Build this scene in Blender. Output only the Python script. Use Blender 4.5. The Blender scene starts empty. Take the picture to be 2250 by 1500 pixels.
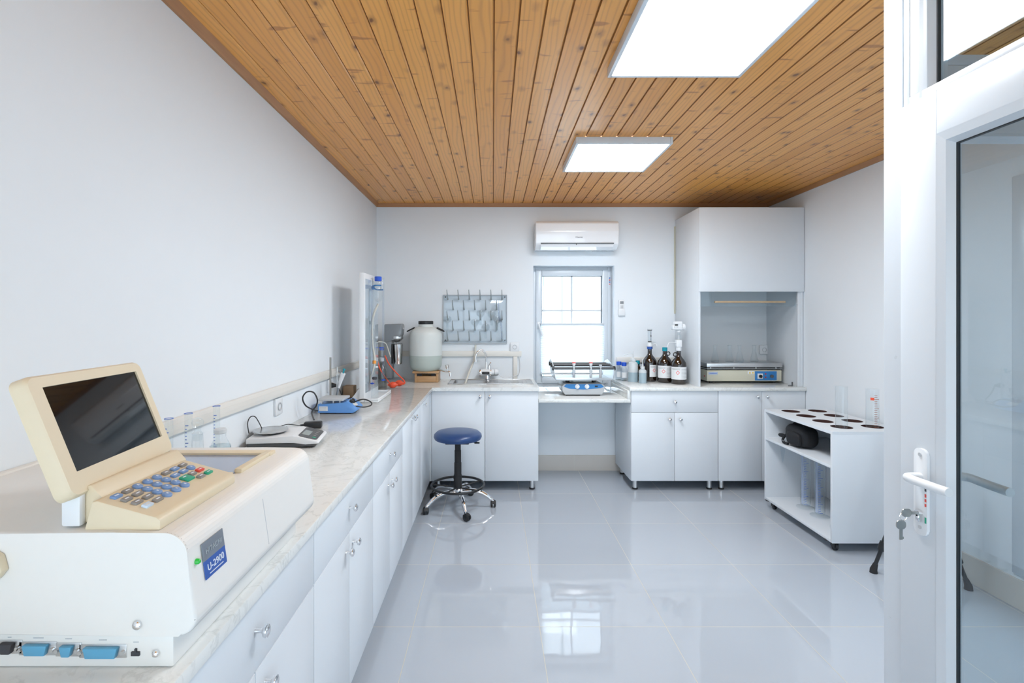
import bpy, bmesh, math, random
from mathutils import Vector, Matrix
PI=math.pi
sc=bpy.context.scene
C=sc.collection

# ------------------------------------------------------------------ camera, world, exposure
cam=bpy.data.cameras.new('camera'); camo=bpy.data.objects.new('camera',cam); C.objects.link(camo)
camo.location=(0,0,1.46); camo.rotation_euler=(PI/2,0,0)
cam.sensor_width=36; cam.lens=1100/2250*36; cam.shift_x=(1125-1083)/2250; cam.shift_y=-(750-700)/2250
cam.clip_start=.05; sc.camera=camo
sc.view_settings.view_transform='Standard'; sc.view_settings.look='None'
sc.view_settings.gamma=1; sc.view_settings.use_curve_mapping=False
sc.view_settings.exposure=1.17
sc.cycles.caustics_reflective=False; sc.cycles.caustics_refractive=False
sc.cycles.use_denoising=True
w=bpy.data.worlds.new('sky'); sc.world=w; w.use_nodes=True
bg=w.node_tree.nodes['Background']; bg.inputs[0].default_value=(.80,.90,1,1); bg.inputs[1].default_value=2.3
PANEL_STRENGTH=13.5

# ------------------------------------------------------------------ room numbers (metres)
XL,XR,YB,YR,ZC=-1.12,2.65,4.82,-1.5,2.565
WT=.88                      # worktop top
def at(u,v,Y):              # a point seen at photo position u,v when it is Y metres into the room
    return Vector(((u-1083)/1100*Y, Y, 1.46-(v-700)/1100*Y))

# ------------------------------------------------------------------ materials
def nodes(name):
    m=bpy.data.materials.new(name); m.use_nodes=True
    nt=m.node_tree; return m,nt,nt.nodes['Principled BSDF']
def S(b,k,v):
    if k in b.inputs: b.inputs[k].default_value=v
def plain(name,col,rough=.5,metal=0,spec=.5,noise=0.0,nscale=30,emit=None,es=0,coat=0,trans=0):
    m,nt,b=nodes(name)
    c=(*col,1); S(b,'Base Color',c); S(b,'Roughness',rough); S(b,'Metallic',metal); S(b,'Specular IOR Level',spec); S(b,'Coat Weight',coat); S(b,'Coat Roughness',.05)
    n=nt.nodes.new('ShaderNodeTexNoise'); n.inputs['Scale'].default_value=nscale; n.inputs['Detail'].default_value=3
    tc=nt.nodes.new('ShaderNodeTexCoord'); nt.links.new(tc.outputs['Object'],n.inputs['Vector'])
    mr=nt.nodes.new('ShaderNodeMapRange'); mr.inputs[3].default_value=max(0,rough-.012); mr.inputs[4].default_value=min(1,rough+.012)
    nt.links.new(n.outputs['Fac'],mr.inputs[0]); nt.links.new(mr.outputs[0],b.inputs['Roughness'])
    if noise:
        mx=nt.nodes.new('ShaderNodeMix'); mx.data_type='RGBA'
        mx.inputs[6].default_value=tuple(x*(1-noise) for x in col)+(1,); mx.inputs[7].default_value=tuple(min(1,x*(1+noise)) for x in col)+(1,)
        nt.links.new(n.outputs['Fac'],mx.inputs[0]); nt.links.new(mx.outputs[2],b.inputs['Base Color'])
    if emit: S(b,'Emission Color',(*emit,1)); S(b,'Emission Strength',es)
    return m
def glassy(name,tint=(.97,.985,.985),ior=1.45,rough=0.0,k=1.0):
    m=bpy.data.materials.new(name); m.use_nodes=True; nt=m.node_tree; nt.nodes.clear()
    o=nt.nodes.new('ShaderNodeOutputMaterial'); t=nt.nodes.new('ShaderNodeBsdfTransparent'); t.inputs[0].default_value=(*tint,1)
    g=nt.nodes.new('ShaderNodeBsdfGlossy'); g.inputs['Roughness'].default_value=rough; g.inputs[0].default_value=(.95,.97,1,1)
    ge=nt.nodes.new('ShaderNodeNewGeometry'); dt=nt.nodes.new('ShaderNodeVectorMath'); dt.operation='DOT_PRODUCT'
    nt.links.new(ge.outputs['Normal'],dt.inputs[0]); nt.links.new(ge.outputs['Incoming'],dt.inputs[1])
    def mt(op,a,b=None):
        n=nt.nodes.new('ShaderNodeMath'); n.operation=op; n.use_clamp=(op=='MULTIPLY_ADD')
        for i,v in enumerate((a,b)):
            if v is None: continue
            if isinstance(v,(int,float)): n.inputs[i].default_value=v
            else: nt.links.new(v,n.inputs[i])
        return n
    f0=((ior-1)/(ior+1))**2      # Schlick reflectance of a thin sheet, the same from both sides
    p5=mt('POWER',mt('SUBTRACT',1,mt('ABSOLUTE',dt.outputs['Value']).outputs[0]).outputs[0],5).outputs[0]
    fr=mt('MULTIPLY_ADD',p5,(1-f0)*k); fr.inputs[2].default_value=f0*k
    x=nt.nodes.new('ShaderNodeMixShader'); nt.links.new(fr.outputs[0],x.inputs[0])
    nt.links.new(t.outputs[0],x.inputs[1]); nt.links.new(g.outputs[0],x.inputs[2]); nt.links.new(x.outputs[0],o.inputs[0])
    return m
def cloudy(name,col,alpha,rough=.3):      # translucent plastic
    m,nt,b=nodes(name); S(b,'Base Color',(*col,1)); S(b,'Roughness',rough); S(b,'Alpha',alpha)
    return m
M={}
M['wall']=plain('white_wall_paint',(.82,.86,.895),.85,noise=.012,nscale=4)
M['cab']=plain('white_laminate',(.74,.775,.81),.38,noise=.008)
M['cabin']=plain('cabinet_inner_board',(.62,.63,.65),.6)
M['gap']=plain('shadow_gap_backing',(.30,.30,.31),.8)
M['upvc']=plain('white_upvc',(.66,.70,.74),.28,noise=.006)
M['white']=plain('white_plastic',(.80,.82,.84),.35)
M['acwhite']=plain('glossy_white_plastic',(.86,.87,.89),.12,coat=.4)
M['cream_trunk']=plain('ivory_trunking_plastic',(.80,.78,.73),.4)
M['shell']=plain('off_white_instrument_shell',(.84,.83,.80),.45,noise=.01,nscale=60)
M['cream']=plain('cream_instrument_plastic',(.76,.66,.48),.45,noise=.015,nscale=60)
M['chrome']=plain('chrome',(.85,.85,.86),.10,metal=1)
M['steel']=plain('brushed_steel',(.62,.62,.62),.28,metal=1,noise=.05,nscale=40)
M['rodsteel']=plain('dull_steel_rod',(.33,.31,.28),.35,metal=1)
M['alu']=plain('satin_aluminium',(.70,.71,.72),.35,metal=1)
M['black']=plain('black_plastic',(.015,.016,.018),.4)
M['rubber']=plain('black_rubber',(.02,.02,.022),.7)
M['fabric']=plain('black_nylon_fabric',(.008,.009,.012),.75,noise=.3,nscale=120)
M['dgrey']=plain('dark_grey_plastic',(.09,.095,.10),.4)
M['mgrey']=plain('mid_grey_plastic',(.25,.27,.29),.4)
M['lgrey']=plain('light_grey_plastic',(.52,.54,.56),.4)
M['mixgrey']=plain('grey_cast_housing',(.22,.24,.26),.3,coat=.2)
M['vinyl']=plain('navy_blue_vinyl',(.012,.05,.17),.35,coat=.15,noise=.05)
M['blue']=plain('bright_blue_plastic',(.02,.10,.62),.35)
M['stirblue']=plain('steel_blue_enamel',(.13,.33,.72),.35)
M['shblue']=plain('blue_membrane_panel',(.03,.20,.50),.35)
M['keyblue']=plain('blue_key',(.20,.34,.62),.4)
M['keygrey']=plain('grey_key',(.28,.27,.26),.4)
M['keyred']=plain('red_key',(.80,.09,.07),.4)
M['keygreen']=plain('green_key',(.03,.40,.25),.4)
M['keypale']=plain('pale_blue_key',(.62,.76,.92),.4)
M['red']=plain('red_plastic',(.55,.03,.02),.4)
M['orange']=plain('orange_rubber',(.85,.10,.04),.35)
M['orangetape']=plain('orange_tape',(.95,.35,.04),.5)
M['teal']=plain('teal_plastic',(.0,.28,.36),.4)
M['labelblue']=plain('blue_badge',(.035,.11,.42),.35)
M['labelgrey']=plain('grey_badge',(.20,.23,.27),.35)
M['portblue']=plain('blue_port_shell',(.12,.40,.62),.35)
M['ledgreen']=plain('green_lamp_lens',(.02,.30,.05),.2,emit=(.05,.8,.1),es=.12)
M['screen']=plain('dark_lcd_glass',(.004,.005,.006),.04,spec=.6)
M['lcdgrey']=plain('grey_lcd',(.32,.36,.35),.25)
M['bay']=plain('bluish_lid_plastic',(.26,.31,.44),.12,coat=.5)
M['paper']=plain('white_paper_label',(.78,.79,.80),.6)
M['paleplate']=plain('pale_blue_plate',(.50,.60,.78),.5)
M['ink']=plain('dark_print',(.05,.05,.06),.6)
M['greyink']=plain('grey_print',(.35,.36,.38),.6)
M['whiteink']=plain('pale_print',(.75,.80,.88),.5)
M['dimink']=plain('grey_silver_print',(.38,.43,.47),.5)
M['blueink']=plain('blue_graduation_print',(.12,.22,.62),.5)
M['brownink']=plain('brown_graduation_print',(.35,.10,.04),.5)
M['pinkink']=plain('red_hazard_print',(.80,.25,.25),.5)
M['yellow']=plain('yellow_warning_print',(.90,.60,.02),.5)
M['amber']=plain('brown_bottle_glass',(.012,.006,.004),.06,spec=.8,coat=.5)
M['beige']=plain('beige_enamel',(.62,.60,.48),.4)
M['hoodin']=plain('pale_grey_board',(.76,.79,.81),.6)
M['holebrown']=plain('dark_brown_liner',(.055,.02,.016),.6)
M['key']=plain('nickel_key_metal',(.45,.44,.42),.3,metal=1)
M['led']=plain('lit_light_panel',(1,1,1),.5,emit=(.87,.935,1),es=PANEL_STRENGTH)
M['seal']=plain('black_glazing_seal',(.02,.025,.03),.5)
M['oak']=plain('light_wood_strip',(.50,.36,.22),.5,noise=.15,nscale=25)
M['cork']=plain('brown_carton',(.55,.38,.24),.7,noise=.08)
M['glass']=glassy('clear_window_glass',(.93,.96,.97))
M['doorglass']=glassy('tinted_door_glass',(.74,.79,.81),1.6)
M['lab']=glassy('laboratory_glass',(.955,.972,.976),1.5,.02,1.25)
M['acryl']=glassy('clear_acrylic',(.93,.955,.97),1.5,.03,.8)
M['water']=glassy('water',(.84,.90,.92),1.33)
M['hdpe']=cloudy('translucent_white_polyethylene',(.76,.80,.78),.93,.35)
M['hdpewet']=cloudy('liquid_in_polyethylene',(.50,.57,.53),.95,.35)
M['squeeze']=cloudy('translucent_squeeze_bottle',(.78,.82,.84),.72,.3)
M['bluewater']=cloudy('pale_blue_liquid',(.42,.55,.62),.75,.2)
M['strip']=cloudy('pale_blue_printed_strip',(.42,.52,.78),.45,.4)
M['tube']=cloudy('milky_silicone_tube',(.78,.76,.68),.8,.35)
def blind_mat(nm='translucent_blind_fabric',f=.6):
    m=bpy.data.materials.new(nm); m.use_nodes=True; nt=m.node_tree; nt.nodes.clear()
    o=nt.nodes.new('ShaderNodeOutputMaterial'); d=nt.nodes.new('ShaderNodeBsdfDiffuse'); d.inputs[0].default_value=(.85,.88,.9,1)
    t=nt.nodes.new('ShaderNodeBsdfTranslucent'); t.inputs[0].default_value=(.85,.9,.93,1); x=nt.nodes.new('ShaderNodeMixShader'); x.inputs[0].default_value=f
    nt.links.new(d.outputs[0],x.inputs[1]); nt.links.new(t.outputs[0],x.inputs[2]); nt.links.new(x.outputs[0],o.inputs[0]); return m
M['blind']=blind_mat(); M['blind2']=blind_mat('dense_blind_fabric',.22)
def L(nt,a,b): nt.links.new(a,b)
def math_(nt,op,a,b=None):
    n=nt.nodes.new('ShaderNodeMath'); n.operation=op
    for i,v in enumerate((a,b)):
        if v is None: continue
        if isinstance(v,(int,float)): n.inputs[i].default_value=v
        else: L(nt,v,n.inputs[i])
    return n.outputs[0]
def ramp(nt,fac,stops):
    r=nt.nodes.new('ShaderNodeValToRGB'); L(nt,fac,r.inputs[0]); e=r.color_ramp.elements
    while len(e)<len(stops): e.new(.5)
    for k,(p,c) in zip(e,stops): k.position=p; k.color=(*c,1)
    return r.outputs[0]
def mixc(nt,fac,a,b,mode='MIX'):
    n=nt.nodes.new('ShaderNodeMix'); n.data_type='RGBA'; n.blend_type=mode
    for i,v in ((0,fac),(6,a),(7,b)):
        if isinstance(v,(int,float)): n.inputs[i].default_value=v
        elif isinstance(v,tuple): n.inputs[i].default_value=(*v,1) if len(v)==3 else v
        else: L(nt,v,n.inputs[i])
    return n.outputs[2]
def coords(nt,kind='Object'):
    tc=nt.nodes.new('ShaderNodeTexCoord'); return tc.outputs[kind]
def sep(nt,v):
    s=nt.nodes.new('ShaderNodeSeparateXYZ'); L(nt,v,s.inputs[0]); return s.outputs
def comb(nt,x,y,z):
    c=nt.nodes.new('ShaderNodeCombineXYZ')
    for i,v in enumerate((x,y,z)):
        if isinstance(v,(int,float)): c.inputs[i].default_value=v
        else: L(nt,v,c.inputs[i])
    return c.outputs[0]
def noise(nt,vec,scale,detail=3,rough=.5,dist=0):
    n=nt.nodes.new('ShaderNodeTexNoise'); L(nt,vec,n.inputs['Vector']); n.inputs['Scale'].default_value=scale; n.inputs['Detail'].default_value=detail; n.inputs['Roughness'].default_value=rough; n.inputs['Distortion'].default_value=dist
    return n.outputs['Fac']
PW=.0935   # plank width
def wood_ceiling():
    m,nt,b=nodes('varnished_pine_boards'); o=sep(nt,coords(nt))
    x,y=o[0],o[1]
    idx=math_(nt,'FLOOR',math_(nt,'DIVIDE',math_(nt,'SUBTRACT',x,XL),PW))
    wn=nt.nodes.new('ShaderNodeTexWhiteNoise'); wn.noise_dimensions='1D'; L(nt,idx,wn.inputs['W']); rnd=wn.outputs['Value']
    yy=math_(nt,'ADD',y,math_(nt,'MULTIPLY',rnd,37.0))
    v=comb(nt,x,math_(nt,'MULTIPLY',yy,.07),math_(nt,'MULTIPLY',rnd,9.0))
    grain=noise(nt,v,55,4,.6,.9)
    v2=comb(nt,x,math_(nt,'MULTIPLY',yy,.16),math_(nt,'MULTIPLY',rnd,5.0))
    wv=nt.nodes.new('ShaderNodeTexWave'); wv.wave_type='BANDS'; wv.bands_direction='X'; L(nt,v2,wv.inputs['Vector'])
    wv.inputs['Scale'].default_value=13; wv.inputs['Distortion'].default_value=13; wv.inputs['Detail'].default_value=2; wv.inputs['Detail Scale'].default_value=.6
    base=ramp(nt,rnd,[(0,(.76,.325,.065)),(.3,(.84,.38,.085)),(.65,(.90,.42,.10)),(1,(.80,.34,.07))])
    g=mixc(nt,math_(nt,'MULTIPLY',math_(nt,'SUBTRACT',1,grain),.38),base,(.66,.26,.05))
    g=mixc(nt,math_(nt,'MULTIPLY',math_(nt,'POWER',wv.outputs['Fac'],4),.24),g,(.30,.12,.035))
    # knots: voronoi cells stretched along the board
    vk=comb(nt,math_(nt,'ADD',x,math_(nt,'MULTIPLY',noise(nt,coords(nt),30,2),.02)),math_(nt,'MULTIPLY',yy,.62),math_(nt,'MULTIPLY',idx,3.7))
    vo=nt.nodes.new('ShaderNodeTexVoronoi'); L(nt,vk,vo.inputs['Vector']); vo.inputs['Scale'].default_value=11.5
    d=vo.outputs['Distance']
    keep=math_(nt,'GREATER_THAN',sep(nt,vo.outputs['Color'])[0],.22)
    k1=ramp(nt,d,[(0,(1,1,1)),(.075,(.95,.95,.95)),(.13,(.35,.35,.35)),(.30,(0,0,0))])
    g=mixc(nt,math_(nt,'MULTIPLY',math_(nt,'MULTIPLY',sep(nt,k1)[0],keep),.92),g,(.13,.035,.006))
    # short cross flecks beside knots
    vf=comb(nt,math_(nt,'MULTIPLY',x,.8),math_(nt,'MULTIPLY',yy,3.4),math_(nt,'MULTIPLY',idx,1.3))
    fl=noise(nt,vf,7,2,.5); fr=ramp(nt,fl,[(0,(0,0,0)),(.66,(0,0,0)),(.72,(1,1,1))])
    g=mixc(nt,math_(nt,'MULTIPLY',sep(nt,fr)[0],.6),g,(.32,.10,.02))
    fx=math_(nt,'FRACT',math_(nt,'DIVIDE',math_(nt,'SUBTRACT',x,XL),PW))
    g=mixc(nt,math_(nt,'MULTIPLY',math_(nt,'LESS_THAN',fx,.055),.8),g,(.16,.055,.012))
    L(nt,g,b.inputs['Base Color']); S(b,'Roughness',.36); S(b,'Specular IOR Level',.35); S(b,'Coat Weight',.2); S(b,'Coat Roughness',.16)
    bp=nt.nodes.new('ShaderNodeBump'); bp.inputs['Strength'].default_value=.12; bp.inputs['Distance'].default_value=.004
    L(nt,grain,bp.inputs['Height']); L(nt,bp.outputs[0],b.inputs['Normal'])
    return m
M['pine']=wood_ceiling()
def wood_plain(name,c1,c2,axis,scale=40):
    m,nt,b=nodes(name); o=sep(nt,coords(nt)); a=[o[0],o[1],o[2]]; a[axis]=math_(nt,'MULTIPLY',a[axis],.08)
    n=noise(nt,comb(nt,*a),scale,4,.6,.6); L(nt,mixc(nt,n,c1,c2),b.inputs['Base Color']); S(b,'Roughness',.45); return m
M['pinetrim_x']=wood_plain('pine_moulding_x',(.33,.13,.05),(.50,.24,.10),0)
M['pinetrim_y']=wood_plain('pine_moulding_y',(.33,.14,.055),(.50,.25,.10),1)
M['crate']=wood_plain('rough_pine_wood',(.36,.18,.07),(.66,.42,.22),0,50)
GX,GY=.2211,-.0256
def floor_mat():
    m,nt,b=nodes('polished_grey_porcelain_tile'); o=sep(nt,coords(nt))
    def line(c,off):
        f=math_(nt,'FRACT',math_(nt,'DIVIDE',math_(nt,'SUBTRACT',c,off-.3-6),.6)); return math_(nt,'LESS_THAN',math_(nt,'ABSOLUTE',math_(nt,'SUBTRACT',f,.5)),.0024)
    ln=math_(nt,'MAXIMUM',line(o[0],GX),line(o[1],GY))
    cell=comb(nt,math_(nt,'FLOOR',math_(nt,'DIVIDE',math_(nt,'SUBTRACT',o[0],GX),.6)),math_(nt,'FLOOR',math_(nt,'DIVIDE',math_(nt,'SUBTRACT',o[1],GY),.6)),0)
    wn=nt.nodes.new('ShaderNodeTexWhiteNoise'); wn.noise_dimensions='2D'; L(nt,cell,wn.inputs['Vector'])
    t=mixc(nt,wn.outputs['Value'],(.435,.475,.53),(.455,.495,.55))
    stain=noise(nt,coords(nt),14,3); dirt=mixc(nt,stain,(.62,.60,.50),(.60,.50,.30))
    L(nt,mixc(nt,math_(nt,'MULTIPLY',ln,.75),t,dirt),b.inputs['Base Color'])
    L(nt,math_(nt,'ADD',.035,math_(nt,'MULTIPLY',ln,.4)),b.inputs['Roughness']); S(b,'Specular IOR Level',.62); S(b,'IOR',1.52)
    bp=nt.nodes.new('ShaderNodeBump'); bp.inputs['Strength'].default_value=.05; bp.inputs['Distance'].default_value=.01
    L(nt,noise(nt,coords(nt),7,1),bp.inputs['Height']); L(nt,bp.outputs[0],b.inputs['Normal'])
    return m
M['floor']=floor_mat()
def skirt_mat(name,ax,off):
    m,nt,b=nodes(name); o=sep(nt,coords(nt)); f=math_(nt,'FRACT',math_(nt,'DIVIDE',math_(nt,'SUBTRACT',o[ax],off-6),.6))
    ln=math_(nt,'LESS_THAN',f,.007); L(nt,mixc(nt,ln,mixc(nt,noise(nt,coords(nt),6,2),(.64,.60,.55),(.68,.64,.59)),(.68,.66,.60)),b.inputs['Base Color']); S(b,'Roughness',.25); return m
M['skirt_x']=skirt_mat('skirting_tile_x',0,.78); M['skirt_y']=skirt_mat('skirting_tile_y',1,2.62)
def marble():
    m,nt,b=nodes('polished_white_marble'); c=coords(nt)
    n1=noise(nt,c,3.2,6,.62,1.6); n2=noise(nt,c,26,5,.65,1.2)
    v1=ramp(nt,n1,[(0,(0,0,0)),(.475,(0,0,0)),(.5,(1,1,1)),(.525,(0,0,0))])
    v2=ramp(nt,n2,[(0,(0,0,0)),(.55,(0,0,0)),(.63,(1,1,1))])
    g=mixc(nt,math_(nt,'MULTIPLY',sep(nt,v2)[0],.22),(.80,.81,.79),(.50,.51,.49))
    g=mixc(nt,math_(nt,'MULTIPLY',sep(nt,v1)[0],.28),g,(.40,.42,.40))
    L(nt,g,b.inputs['Base Color']); S(b,'Roughness',.10); S(b,'Specular IOR Level',.6); return m
M['marble']=marble()
def facade():
    m,nt,b=nodes('white_cladding'); S(b,'Base Color',(.85,.87,.88,1)); S(b,'Roughness',.7); return m  # the building's own even white
M['facade']=facade(); M['facade2']=plain('grey_green_cladding',(.22,.28,.27),.7)

# ------------------------------------------------------------------ mesh helpers
def nb(): return bmesh.new()
def box(bm,x0,x1,y0,y1,z0,z1,bev=0,seg=2,mat=None):
    r=bmesh.ops.create_cube(bm,size=1); vs=r['verts']
    for v in vs: v.co=Vector((x0+(v.co.x+.5)*(x1-x0),y0+(v.co.y+.5)*(y1-y0),z0+(v.co.z+.5)*(z1-z0)))
    if mat is not None:
        for v in vs: v.co=mat@v.co
    if bev>0:
        es={e for v in vs for e in v.link_edges}
        bmesh.ops.bevel(bm,geom=list(es),offset=bev,segments=seg,affect='EDGES',profile=.5)
    return bm
def lathe(bm,prof,c=(0,0,0),seg=24,axis='Z',a0=0,a1=2*PI,closed=True,mat=None,caps=True):
    """prof: list of (r,h)."""
    full=abs(a1-a0-2*PI)<1e-6; n=seg if full else seg+1; rings=[]
    for r,h in prof:
        ring=[]
        for i in range(n):
            a=a0+(a1-a0)*i/seg
            p=(r*math.cos(a),r*math.sin(a),h)
            if axis=='X': p=(p[2],p[0],p[1])
            elif axis=='Y': p=(p[1],p[2],p[0])
            p=Vector(p)+Vector(c)
            if mat is not None: p=mat@p
            ring.append(bm.verts.new(p))
        rings.append(ring)
    for a,b in zip(rings[:-1],rings[1:]):
        for i in range(n if full else n-1):
            j=(i+1)%n; bm.faces.new((a[i],a[j],b[j],b[i]))
    if full and caps:
        if prof[0][0]>1e-5: bm.faces.new(list(reversed(rings[0])))
        if prof[-1][0]>1e-5: bm.faces.new(rings[-1])
    return bm
def cyl(bm,c,r,h,seg=20,axis='Z',r2=None,bev=0,mat=None):
    r2=r if r2 is None else r2
    p=[(r,0),(r2,h)] if not bev else [(r-bev,0),(r,bev),(r2,h-bev),(r2-bev,h)]
    return lathe(bm,p,c,seg,axis,mat=mat)
def smooth_path(pts,n=8):
    P=[Vector(p) for p in pts]; out=[]
    for i in range(len(P)-1):
        p0=P[max(i-1,0)]; p1=P[i]; p2=P[i+1]; p3=P[min(i+2,len(P)-1)]
        for k in range(n):
            t=k/n; out.append(.5*((2*p1)+(-p0+p2)*t+(2*p0-5*p1+4*p2-p3)*t*t+(-p0+3*p1-3*p2+p3)*t**3))
    out.append(P[-1]); return out
def tube(bm,pts,r,seg=10,smooth=0,closed=False,radii=None):
    P=smooth_path(pts,smooth) if smooth else [Vector(p) for p in pts]
    n=len(P); rings=[]; up=None
    for i,p in enumerate(P):
        a=P[(i-1)%n] if (closed or i>0) else p; b=P[(i+1)%n] if (closed or i<n-1) else p
        t=(b-a).normalized()
        if up is None: up=Vector((0,0,1)) if abs(t.z)<.9 else Vector((1,0,0))
        s=t.cross(up).normalized(); up=s.cross(t).normalized()
        rr=r if radii is None else radii[min(int(i*len(radii)/n),len(radii)-1)] if len(radii)!=n else radii[i]
        rings.append([bm.verts.new(p+s*rr*math.cos(2*PI*k/seg)+up*rr*math.sin(2*PI*k/seg)) for k in range(seg)])
    for i in range(n if closed else n-1):
        a,b=rings[i],rings[(i+1)%n]
        for k in range(seg): bm.faces.new((a[k],a[(k+1)%seg],b[(k+1)%seg],b[k]))
    if not closed: bm.faces.new(list(reversed(rings[0]))); bm.faces.new(rings[-1])
    return bm
def torus(bm,c,R,r,seg=40,s2=8,axis='Z'):
    pts=[]
    for i in range(seg):
        a=2*PI*i/seg; p=(R*math.cos(a),R*math.sin(a),0)
        if axis=='X': p=(0,p[0],p[1])
        if axis=='Y': p=(p[0],0,p[1])
        pts.append(Vector(p)+Vector(c))
    return tube(bm,pts,r,s2,closed=True)
def prism(bm,poly,ext,bev=0,seg=2):
    """poly: list of 3D points (planar), ext: vector."""
    a=[bm.verts.new(Vector(p)) for p in poly]; b=[bm.verts.new(Vector(p)+Vector(ext)) for p in poly]; n=len(a)
    fs=[bm.faces.new(a),bm.faces.new(list(reversed(b)))]
    for i in range(n): fs.append(bm.faces.new((a[i],b[i],b[(i+1)%n],a[(i+1)%n])))
    if bev: bmesh.ops.bevel(bm,geom=list({e for v in a+b for e in v.link_edges}),offset=bev,segments=seg,affect='EDGES',profile=.5)
    return bm
def rounded(w,h,r,n=6):  # rounded rectangle outline centred at 0, (a,b) pairs
    out=[]
    for cx,cy,a0 in ((w/2-r,h/2-r,0),(-w/2+r,h/2-r,PI/2),(-w/2+r,-h/2+r,PI),(w/2-r,-h/2+r,3*PI/2)):
        for i in range(n+1):
            a=a0+PI/2*i/n; out.append((cx+r*math.cos(a),cy+r*math.sin(a)))
    return out
def quad(bm,a,b,c,d): bm.faces.new([bm.verts.new(Vector(p)) for p in (a,b,c,d)]); return bm
def done(name,bm,mat,parent=None,smooth=True,ang=40):
    bmesh.ops.recalc_face_normals(bm,faces=bm.faces)
    me=bpy.data.meshes.new(name); bm.to_mesh(me); bm.free()
    me.materials.append(M[mat] if isinstance(mat,str) else mat)
    if smooth:
        me.polygons.foreach_set('use_smooth',[True]*len(me.polygons))
        me.set_sharp_from_angle(angle=math.radians(ang))
    o=bpy.data.objects.new(name,me); C.objects.link(o)
    if parent is not None: o.parent=parent
    return o
def tag(o,label,cat,group=None):
    o['label']=label; o['category']=cat
    if group: o['group']=group
    return o
def thing(name,label,cat,loc=(0,0,0),rotz=0,group=None):
    o=bpy.data.objects.new(name,None); o.empty_display_size=.05; C.objects.link(o); o.location=loc; o.rotation_euler=(0,0,rotz)
    return tag(o,label,cat,group)
def struct(name,bm,mat,parent=None,smooth=False):
    o=done(name,bm,mat,parent,smooth)
    if parent is None: o['kind']='structure'
    return o
def sroot(name,loc=(0,0,0)):
    o=bpy.data.objects.new(name,None); o.empty_display_size=.05; C.objects.link(o); o.location=loc; o['kind']='structure'; return o
KIDS={}
def kids(o): return [c for c in C.objects if c.parent==o]
def dup(root,loc=None,rotz=None,label=None,group=None,scale=None):
    def cp(o,par):
        c=o.copy(); C.objects.link(c)
        if par is not None: c.parent=par
        for k in kids(o): 
            if k is not c: cp(k,c)
        return c
    ch=kids(root); r=root.copy(); C.objects.link(r)
    for k in ch: cp(k,r)
    if loc is not None: r.location=loc
    if rotz is not None: r.rotation_euler=(0,0,rotz)
    if scale is not None: r.scale=(scale,)*3 if isinstance(scale,(int,float)) else scale
    if label: r['label']=label
    if group: r['group']=group
    return r
def text(body,size,loc,rot,mat,parent,name='lettering',depth=.0004,align='CENTER',sx=1):
    cu=bpy.data.curves.new('txt','FONT'); cu.body=body; cu.size=size; cu.extrude=depth; cu.align_x=align; cu.align_y='CENTER'; cu.space_character=1.05
    o=bpy.data.objects.new('txt',cu); C.objects.link(o); bpy.context.view_layer.update()
    dg=bpy.context.evaluated_depsgraph_get(); me=bpy.data.meshes.new_from_object(o.evaluated_get(dg)); me.name=name
    bpy.data.objects.remove(o); bpy.data.curves.remove(cu)
    me.transform(Matrix.Translation(Vector(loc))@rot.to_4x4()@Matrix.Diagonal((sx,1,1,1)))
    me.materials.clear(); me.materials.append(M[mat]); r=bpy.data.objects.new(name,me); C.objects.link(r)
    if parent is not None: r.parent=parent
    return r
R_Y=Matrix(((1,0,0),(0,0,-1),(0,1,0)))        # text facing -Y (towards the camera), reading along +X
R_X=Matrix(((0,0,1),(1,0,0),(0,1,0)))         # text facing +X, reading along +Y
R_mX=Matrix(((0,0,-1),(-1,0,0),(0,1,0)))      # text facing -X, reading along -Y

# ------------------------------------------------------------------ room shell
bm=nb(); box(bm,XL-.15,XR+.15,YR,YB+.35,-.1,0); struct('floor',bm,'floor')
# ceiling of tongue-and-groove boards
bm=nb(); prof=[]; x=XL; 
while x<XR:
    x1=min(x+PW,XR); g=.0035
    prof+=[(x,ZC+.007),(x+g*.4,ZC+.007),(x+g*1.6,ZC),(x1-g*1.2,ZC),(x1-.0001,ZC+.004)]; x=x1
a=[bm.verts.new((px,YR,pz)) for px,pz in prof]; b=[bm.verts.new((px,YB,pz)) for px,pz in prof]
for i in range(len(a)-1): bm.faces.new((a[i],a[i+1],b[i+1],b[i]))
box(bm,XL-.15,XR+.15,YR,YB+.35,ZC+.01,ZC+.15)
struct('ceiling',bm,'pine')
bm=nb(); box(bm,XL-.15,XL,YR,YB,0,ZC+.01); struct('wall_left',bm,'wall')
# right wall with a tall window opening
WY0,WY1,WZ0,WZ1=1.45,2.546,.173,2.18
bm=nb(); box(bm,XR,XR+.15,WY1,YB,0,ZC+.01); box(bm,XR,XR+.15,YR,WY0,0,ZC+.01); box(bm,XR,XR+.15,WY0,WY1,0,WZ0); box(bm,XR,XR+.15,WY0,WY1,WZ1,ZC+.01); struct('wall_right',bm,'wall')
# back wall with window opening
BX0,BX1,BZ0,BZ1=.39,1.17,.778,1.972
bm=nb(); box(bm,XL,BX0,YB,YB+.3,0,ZC+.01); box(bm,BX1,XR,YB,YB+.3,0,ZC+.01); box(bm,BX0,BX1,YB,YB+.3,0,BZ0-.03); box(bm,BX0,BX1,YB,YB+.3,BZ1,ZC+.01); struct('wall_back',bm,'wall')
# rear wall behind the camera, with a wide opening added for daylight
bm=nb(); box(bm,XL,-.9,YR-.15,YR,0,ZC+.01); box(bm,2.4,XR,YR-.15,YR,0,ZC+.01); box(bm,-.9,2.4,YR-.15,YR,2.3,ZC+.01); box(bm,-.9,2.4,YR-.15,YR,0,.1); struct('wall_front',bm,'wall')
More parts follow.
